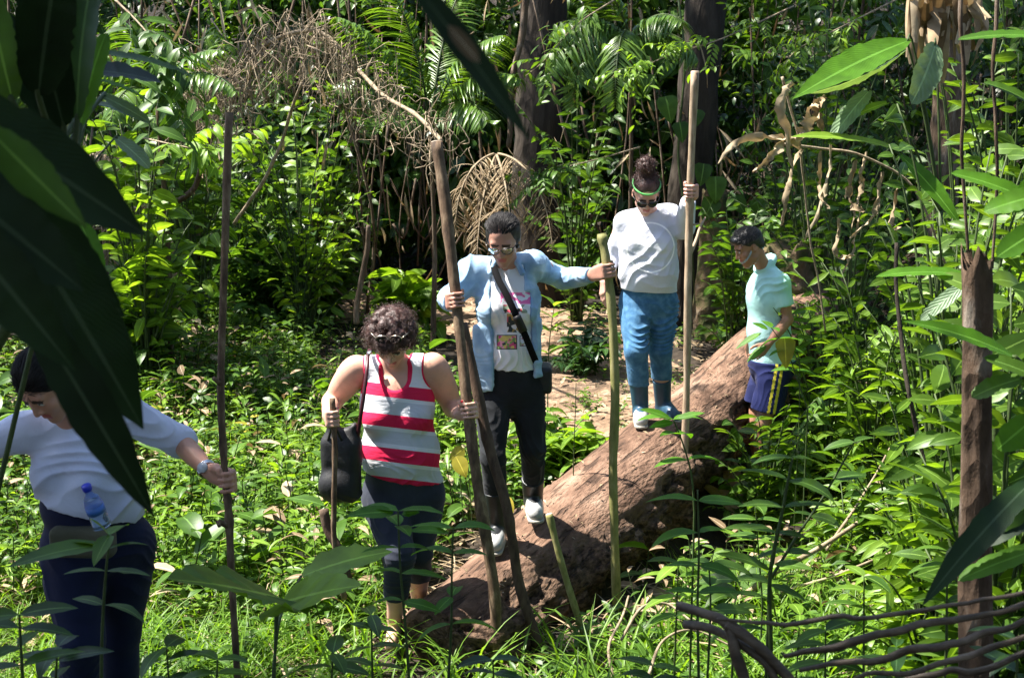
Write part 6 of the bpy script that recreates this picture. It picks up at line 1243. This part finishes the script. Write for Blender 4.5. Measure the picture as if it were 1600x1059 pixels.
seedling('upright yellow-green young plant at the path beside the denim-clad woman', [(856, 590, 8.9), (858, 540, 8.9), (862, 505, 8.9), (866, 478, 8.9)], (.35, .6, .8, 1), 40, M_lime, seed=13, r=.005, tilt=.7)
seedling('spindly upright weed in the gap left of the greenish pole', [(896, 730, 7.2), (897, 690, 7.2), (899, 640, 7.2), (900, 598, 7.2)], (.3, .5, .7, .85, 1), 26, M_lime, seed=12, r=.004, prof='lance', asp=.2, tilt=.7)
# wide flat leaf low in the left foreground
fl = empty('broad_leaf_plant', 'very wide ragged green leaf held flat low in the left foreground', 'plant', A(P(400, 1059, 3.5)[0], 3.5, gz(-.6, 3.5)))
blade(fl, fl.location, (440, 935, 3.7), (268, 905, 3.3), 210, A(0, -.30, 1), M_lime, .12, .08, 'heart', 22, .05, 5); blade(fl, fl.location, (430, 945, 3.7), (560, 915, 3.5), 140, A(0, -.3, 1), M_lime, .15, .08, 'heart', 20, .05, 6); blade(fl, fl.location, (470, 900, 4.1), (610, 862, 4.2), 75, A(0, -.3, 1), M_lime, .3, .15, 'ovate', 14, .06, 7)
G = Geo()
for e in ((440, 935, 3.7), (430, 945, 3.7), (470, 900, 4.1)): G.tube(spline([A(*fl.location), P(430, 1010, 3.7), P(*e)], 10), .005, 6)
G.build('stalks', M_twig, fl, fl.location)
# more low plants along the bottom edge
lowp = [(30, 960, 2.6, 110, M_mid), (90, 1010, 2.8, 90, M_dark), (260, 1010, 3.4, 75, M_mid), (340, 1030, 3.2, 80, M_herb), (520, 1020, 3.3, 80, M_mid), (580, 960, 3.9, 60, M_herb), (770, 1030, 3.6, 60, M_dark), (1020, 1040, 3.4, 70, M_mid), (1150, 905, 4.4, 65, M_herb), (1290, 985, 3.9, 75, M_mid), (1400, 1010, 3.4, 75, M_dark), (1480, 860, 3.6, 70, M_mid), (1350, 900, 4.4, 60, M_herb), (1060, 880, 4.9, 60, M_lime), (1250, 960, 4.6, 50, M_lime), (1180, 790, 5.4, 60, M_herb), (1590, 1000, 2.6, 90, M_dark)]
words = ['at the left edge by the shaded woman\'s legs', 'in the bottom left corner', 'left of the wide ragged leaf', 'directly below the wide ragged leaf', 'between the wide leaf and the striped woman', 'at the striped woman\'s feet', 'in front of the thick poles\' feet', 'at the bottom beneath the greenish pole', 'left of the forked sapling', 'under the forked sapling\'s right side', 'behind the dry frond stems', 'left of the broken trunk, half way down', 'beside the thinner dry branch', 'right of the greenish pole\'s foot', 'above the dry frond joint', 'below the tall pale pole', 'in the bottom right corner behind the frond']
kinds = {M_mid: 'mid-green', M_dark: 'dark-leaved', M_herb: 'fresh green', M_lime: 'lime-green'}
for q, ((px, py, Yd, Lp, mt), wd_) in enumerate(zip(lowp, words)):
    seedling('%s low plant %s' % (kinds[mt], wd_), [(px+random.Random(q).uniform(-12, 12), py+150, Yd), (px, py, Yd)], (.55, .72, .88, 1), Lp, mt, 'low_plant', 'plant', .4, 50+q)
# long grass blades rising along the bottom
def blades(label, px, py, Yd, n, L, w, seed, mt=M_grass, cat='grass clump', lean=0):
    rg = np.random.default_rng(seed+900); b_ = P(px, py, Yd); b_[2] = gz(b_[0], b_[1]); G = Geo(); a_ = rg.random(n)*6.28; tl = rg.uniform(.8, 1.45, n); D = np.stack([np.cos(a_)*np.cos(tl)+lean, np.sin(a_)*np.cos(tl), np.sin(tl)], 1)
    G.leaves(b_+rg.normal(size=(n, 3))*A(.03, .03, 0), D, A(0, 0, 1)+rg.normal(size=(n, 3))*.2, L*rg.uniform(.6, 1.1, n), w, rg.uniform(.6, 1.9, n), .35, 10, 'grass', 0, None, .0, rg); tag(G.build('grass_clump', mt, None, b_), label, cat)
for q, (px, Yd, n, L_, w_, lb_) in enumerate([(880, 3.9, 16, 1.0, .022, 'long arching grass clump below the log, right of the poles'), (960, 4.2, 12, .95, .02, 'grass clump at the foot of the greenish pole'), (300, 3.9, 14, .75, .02, 'broad-bladed grass clump right of the left woman\'s legs'), (230, 3.7, 12, .75, .02, 'broad-bladed grass clump against the left woman\'s legs'), (650, 4.4, 18, .6, .012, 'fine grass clump at the striped woman\'s feet'), (560, 4.6, 18, .6, .012, 'fine grass clump left of the striped woman\'s feet'), (740, 4.3, 14, .6, .012, 'fine grass clump below the pole feet'), (60, 3.2, 14, .8, .018, 'grass clump in the bottom left corner')]): blades(lb_, px, 1050, Yd, n, L_, w_, q)
# right foreground: long drooping strap leaf and broad leaves about the trunk
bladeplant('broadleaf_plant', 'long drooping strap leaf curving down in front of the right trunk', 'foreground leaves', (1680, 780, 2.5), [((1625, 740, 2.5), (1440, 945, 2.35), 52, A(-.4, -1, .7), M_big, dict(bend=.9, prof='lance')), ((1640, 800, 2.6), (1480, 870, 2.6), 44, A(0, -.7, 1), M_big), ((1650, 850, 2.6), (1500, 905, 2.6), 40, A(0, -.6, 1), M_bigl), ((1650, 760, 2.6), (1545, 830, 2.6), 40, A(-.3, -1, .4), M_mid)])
bladeplant('broadleaf_plant', 'flat bright leaf pair crossing the broken trunk', 'foreground leaves', (1640, 640, 3.1), [((1590, 560, 3.05), (1415, 503, 3.0), 42, A(0, -.6, 1), M_bigl, dict(prof='lance')), ((1600, 590, 3.0), (1520, 620, 3.0), 40, A(0, -.6, 1), M_mid), ((1620, 650, 3.0), (1560, 700, 3.0), 50, A(-.2, -1, .5), M_bigl), ((1640, 600, 3.0), (1540, 560, 3.0), 36, A(0, -.7, 1), M_mid)])
bladeplant('broadleaf_plant', 'big bright leaves entering at the right edge, upper half', 'foreground leaves', (1720, 420, 3.4), [((1640, 330, 3.4), (1490, 272, 3.4), 44, A(0, -.6, 1), M_bigl), ((1650, 300, 3.3), (1540, 330, 3.3), 42, A(0, -.8, .7), M_bigl), ((1640, 350, 3.3), (1560, 400, 3.2), 46, A(-.3, -1, .5), M_bigl), ((1650, 250, 3.4), (1585, 330, 3.4), 40, A(-.5, -1, .2), M_bigl), ((1650, 60, 3.6), (1500, 62, 3.6), 26, A(0, -.6, 1), M_bigl), ((1640, 180, 3.6), (1540, 130, 3.6), 30, A(0, -.6, 1), M_mid)])
bladeplant('broadleaf_plant', 'pale banana-like leaf lying level beside the splintered trunk top', 'foreground leaves', (1560, 560, 4.4), [((1512, 430, 4.4), (1372, 432, 4.3), 26, A(0, -.5, 1), M_bigl, dict(prof='strap')), ((1515, 440, 4.5), (1440, 500, 4.5), 26, A(0, -.8, .8), M_pale)])
hp = bladeplant('heliconia', 'heliconia with long pale-backed leaves arching over the upper right', 'heliconia', (1470, 330, 6.4), [((1425, 62, 6.4), (1243, 152, 6.0), 58, A(-.35, -1, .55), M_bigl, dict(prof='lance', bend=.3)), ((1420, 75, 6.4), (1268, 145, 6.1), 40, A(.2, -.5, -1), M_pale, dict(prof='lance')), ((1462, 68, 6.4), (1425, 160, 6.2), 52, A(.3, -1, .1), M_pale), ((1405, 235, 6.2), (1240, 214, 6.0), 24, A(0, -.5, 1), M_lime, dict(prof='strap')), ((1402, 238, 6.2), (1500, 352, 6.0), 34, A(.3, -1, .5), M_bigl, dict(prof='lance')), ((1360, 140, 6.3), (1300, 215, 6.1), 30, A(-.3, -1, .4), M_pale), ((1390, 160, 6.2), (1330, 185, 6.2), 22, A(0, -.5, 1), M_lime)])
# withered leaf strips hanging from the heliconia and the tree above
def strips(label, items, name='withered_leaf', cat='dead leaf', w=16):
    for q, (pix, wpx) in enumerate(items):
        pts = spline([P(*p) for p in pix], 22); rg = np.random.default_rng(q+int(pix[0][0])); G = Geo(); t = np.linspace(0, 1, 22); W = wpx*pix[0][2]/FPX/2*np.sin(np.pi*np.clip(t*.9+.08, 0, 1))**.6
        T = np.gradient(pts, axis=0); T /= np.linalg.norm(T, axis=1)[:, None]; pts = pts+fbm(pts*9+q, 2, q)[:, None]*A(.03, .03, .01); ro = np.cumsum(rg.normal(size=22)*.6); s_ = np.cross(T, A(0, -1, 0)); s_ /= np.linalg.norm(s_, axis=1)[:, None]; n_ = np.cross(s_, T); sd = s_*np.cos(ro)[:, None]+n_*np.sin(ro)[:, None]; nn = np.cross(sd, T)
        V = np.stack([pts-sd*W[:, None], pts-sd*W[:, None]*.4+nn*W[:, None]*.5, pts+sd*W[:, None]*.4+nn*W[:, None]*.35, pts+sd*W[:, None]+nn*W[:, None]*-.1], 1)+rg.normal(size=(22, 4, 3))*.003; i_, k_ = np.meshgrid(np.arange(21), np.arange(3), indexing='ij'); a = (i_*4+k_).ravel()
        G.add(V.reshape(-1, 3), np.stack([a, a+1, a+5, a+4], 1), None, rg.random()*.5+.5); o = G.build(name, M_dead, None, pts[0]); tag(o, label[q] if isinstance(label, list) else label, cat)
        if not isinstance(label, list): o['group'] = 'withered strips hanging right of the boy'
strips(['long curled tan leaf reaching left toward the tall pole', 'curled tan leaf ending in a fist-like twist', 'pale broad withered leaf hanging upright under the heliconia', 'brown looped leaf hanging from the heliconia tip', 'dry stalk dropping behind the boy\'s head', 'short reddish withered leaf below the heliconia blade'],
       [([(1250, 232, 6.2), (1215, 215, 6.1), (1160, 218, 6.1), (1122, 255, 6.0)], 14), ([(1245, 215, 6.2), (1225, 222, 6.1), (1205, 245, 6.0), (1172, 272, 6.0)], 14), ([(1270, 165, 6.2), (1262, 190, 6.1), (1250, 220, 6.1)], 26), ([(1240, 130, 6.2), (1222, 150, 6.1), (1226, 200, 6.1), (1245, 262, 6.1)], 16), ([(1252, 232, 6.2), (1236, 270, 6.2), (1228, 310, 6.2), (1224, 352, 6.2)], 12), ([(1290, 150, 6.2), (1275, 170, 6.2), (1282, 210, 6.2)], 16)])
strips(['dry leaf strip nearest above the boy, first of the hanging row', 'long thin dry strip second in the hanging row right of the boy', 'short wide dry strip third in the hanging row', 'straight dry strip in the middle of the hanging row', 'left-leaning dry strip past the middle of the hanging row', 'shortest dry strip at the right end of the hanging row', 'low dry strip below the middle of the hanging row', 'small kinked dry strip lowest of the hanging row'], [([(x_, y_, 6.5), (x_-8, y_+60, 6.5), (x_-14+dx, y_+ln_, 6.4)], w__) for x_, y_, dx, ln_, w__ in ((1285, 235, 28, 90, 9), (1300, 225, -26, 150, 7), (1335, 250, 30, 80, 12), (1350, 240, -10, 120, 8), (1376, 270, -30, 100, 11), (1400, 290, 24, 70, 9), (1345, 320, -20, 110, 7), (1312, 340, 36, 60, 10))])
stripg = empty('dead_leaf_sheaths', 'mass of hanging tan dead leaf sheaths at the top right', 'dead leaves', P(1460, 0, 7.2)); rg = np.random.default_rng(77)
for q in range(34):
    x_ = rg.uniform(1415, 1540); y_ = rg.uniform(-60, 20); L_ = rg.uniform(60, 140)*(1 if x_ < 1500 else .8); pts = spline([P(x_, y_, 7.2+rg.normal()*.15), P(x_+rg.normal()*8, y_+L_*.5, 7.1), P(x_+rg.normal()*16, y_+L_, 7.1+rg.normal()*.1)], 12); G = Geo()
    T = np.gradient(pts, axis=0); T /= np.linalg.norm(T, axis=1)[:, None]; s_ = unit(np.cross(T[5], A(rg.normal()*.5, -1, 0))); W = rg.uniform(.015, .045)*np.sin(np.pi*np.linspace(.15, .95, 12))**.5; nn = np.cross(s_, T)
    V = np.stack([pts-s_*W[:, None], pts+nn*W[:, None]*.5, pts+s_*W[:, None]], 1); i_, k_ = np.meshgrid(np.arange(11), np.arange(2), indexing='ij'); a = (i_*3+k_).ravel(); G.add(V.reshape(-1, 3), np.stack([a, a+1, a+4, a+3], 1), None, rg.random()); G.build('sheath', M_dead, stripg, stripg.location)
# dry frond stems sweeping across the lower right corner
df = empty('dry_palm_frond', 'grey-brown dried palm frond sweeping across the bottom right corner', 'palm frond', P(1165, 1059, 2.4)); M_fr = rough_mat('dry_frond', [(.025, .016, .009), (.075, .05, .03), (.17, .125, .085)], 30, .6, .4, .005, stretch=(.3, 1, 1), spec=.5)
for q, (pp, r_) in enumerate([([(1120, 966, 2.42), (1200, 972, 2.4), (1330, 968, 2.35), (1460, 948, 2.3), (1640, 918, 2.25)], 6), ([(1225, 1025, 2.4), (1330, 1000, 2.35), (1460, 974, 2.3), (1640, 938, 2.25)], 9), ([(1250, 1050, 2.4), (1380, 1028, 2.35), (1500, 995, 2.3), (1640, 958, 2.25)], 9), ([(1310, 1068, 2.38), (1450, 1040, 2.33), (1560, 1005, 2.3), (1640, 975, 2.28)], 8), ([(1380, 1080, 2.38), (1500, 1050, 2.33), (1640, 1010, 2.28)], 8)]):
    C = spline([P(*p) for p in pp], 30); G = Geo(); s_ = r_*1.5/FPX; C = C+fbm(C*14+q, 2, q)[:, None]*A(0, .01, .008); t = np.linspace(0, 1, 30); T = np.gradient(C, axis=0); T /= np.linalg.norm(T, axis=1)[:, None]; G.tube(C, s_*(.55+.6*np.sin(np.pi*(t*.8+.1))), 8, 0, None, .25, q); G.build('leaflet', M_fr, df, df.location)
for q, (pp, r_) in enumerate([([(1060, 945, 2.5), (1100, 958, 2.45), (1135, 975, 2.42), (1150, 1020, 2.4), (1172, 1090, 2.4)], 11), ([(1135, 972, 2.42), (1175, 1000, 2.4), (1215, 1040, 2.4), (1260, 1090, 2.4)], 12), ([(1070, 975, 2.5), (1120, 985, 2.45), (1190, 1030, 2.4), (1230, 1090, 2.4)], 9)]):
    C = spline([P(*p) for p in pp], 24); G = Geo(); G.tube(C, r_*2.0/FPX, 9, 0, None, .3, q+5); G.build('stalk', M_fr, df, df.location)
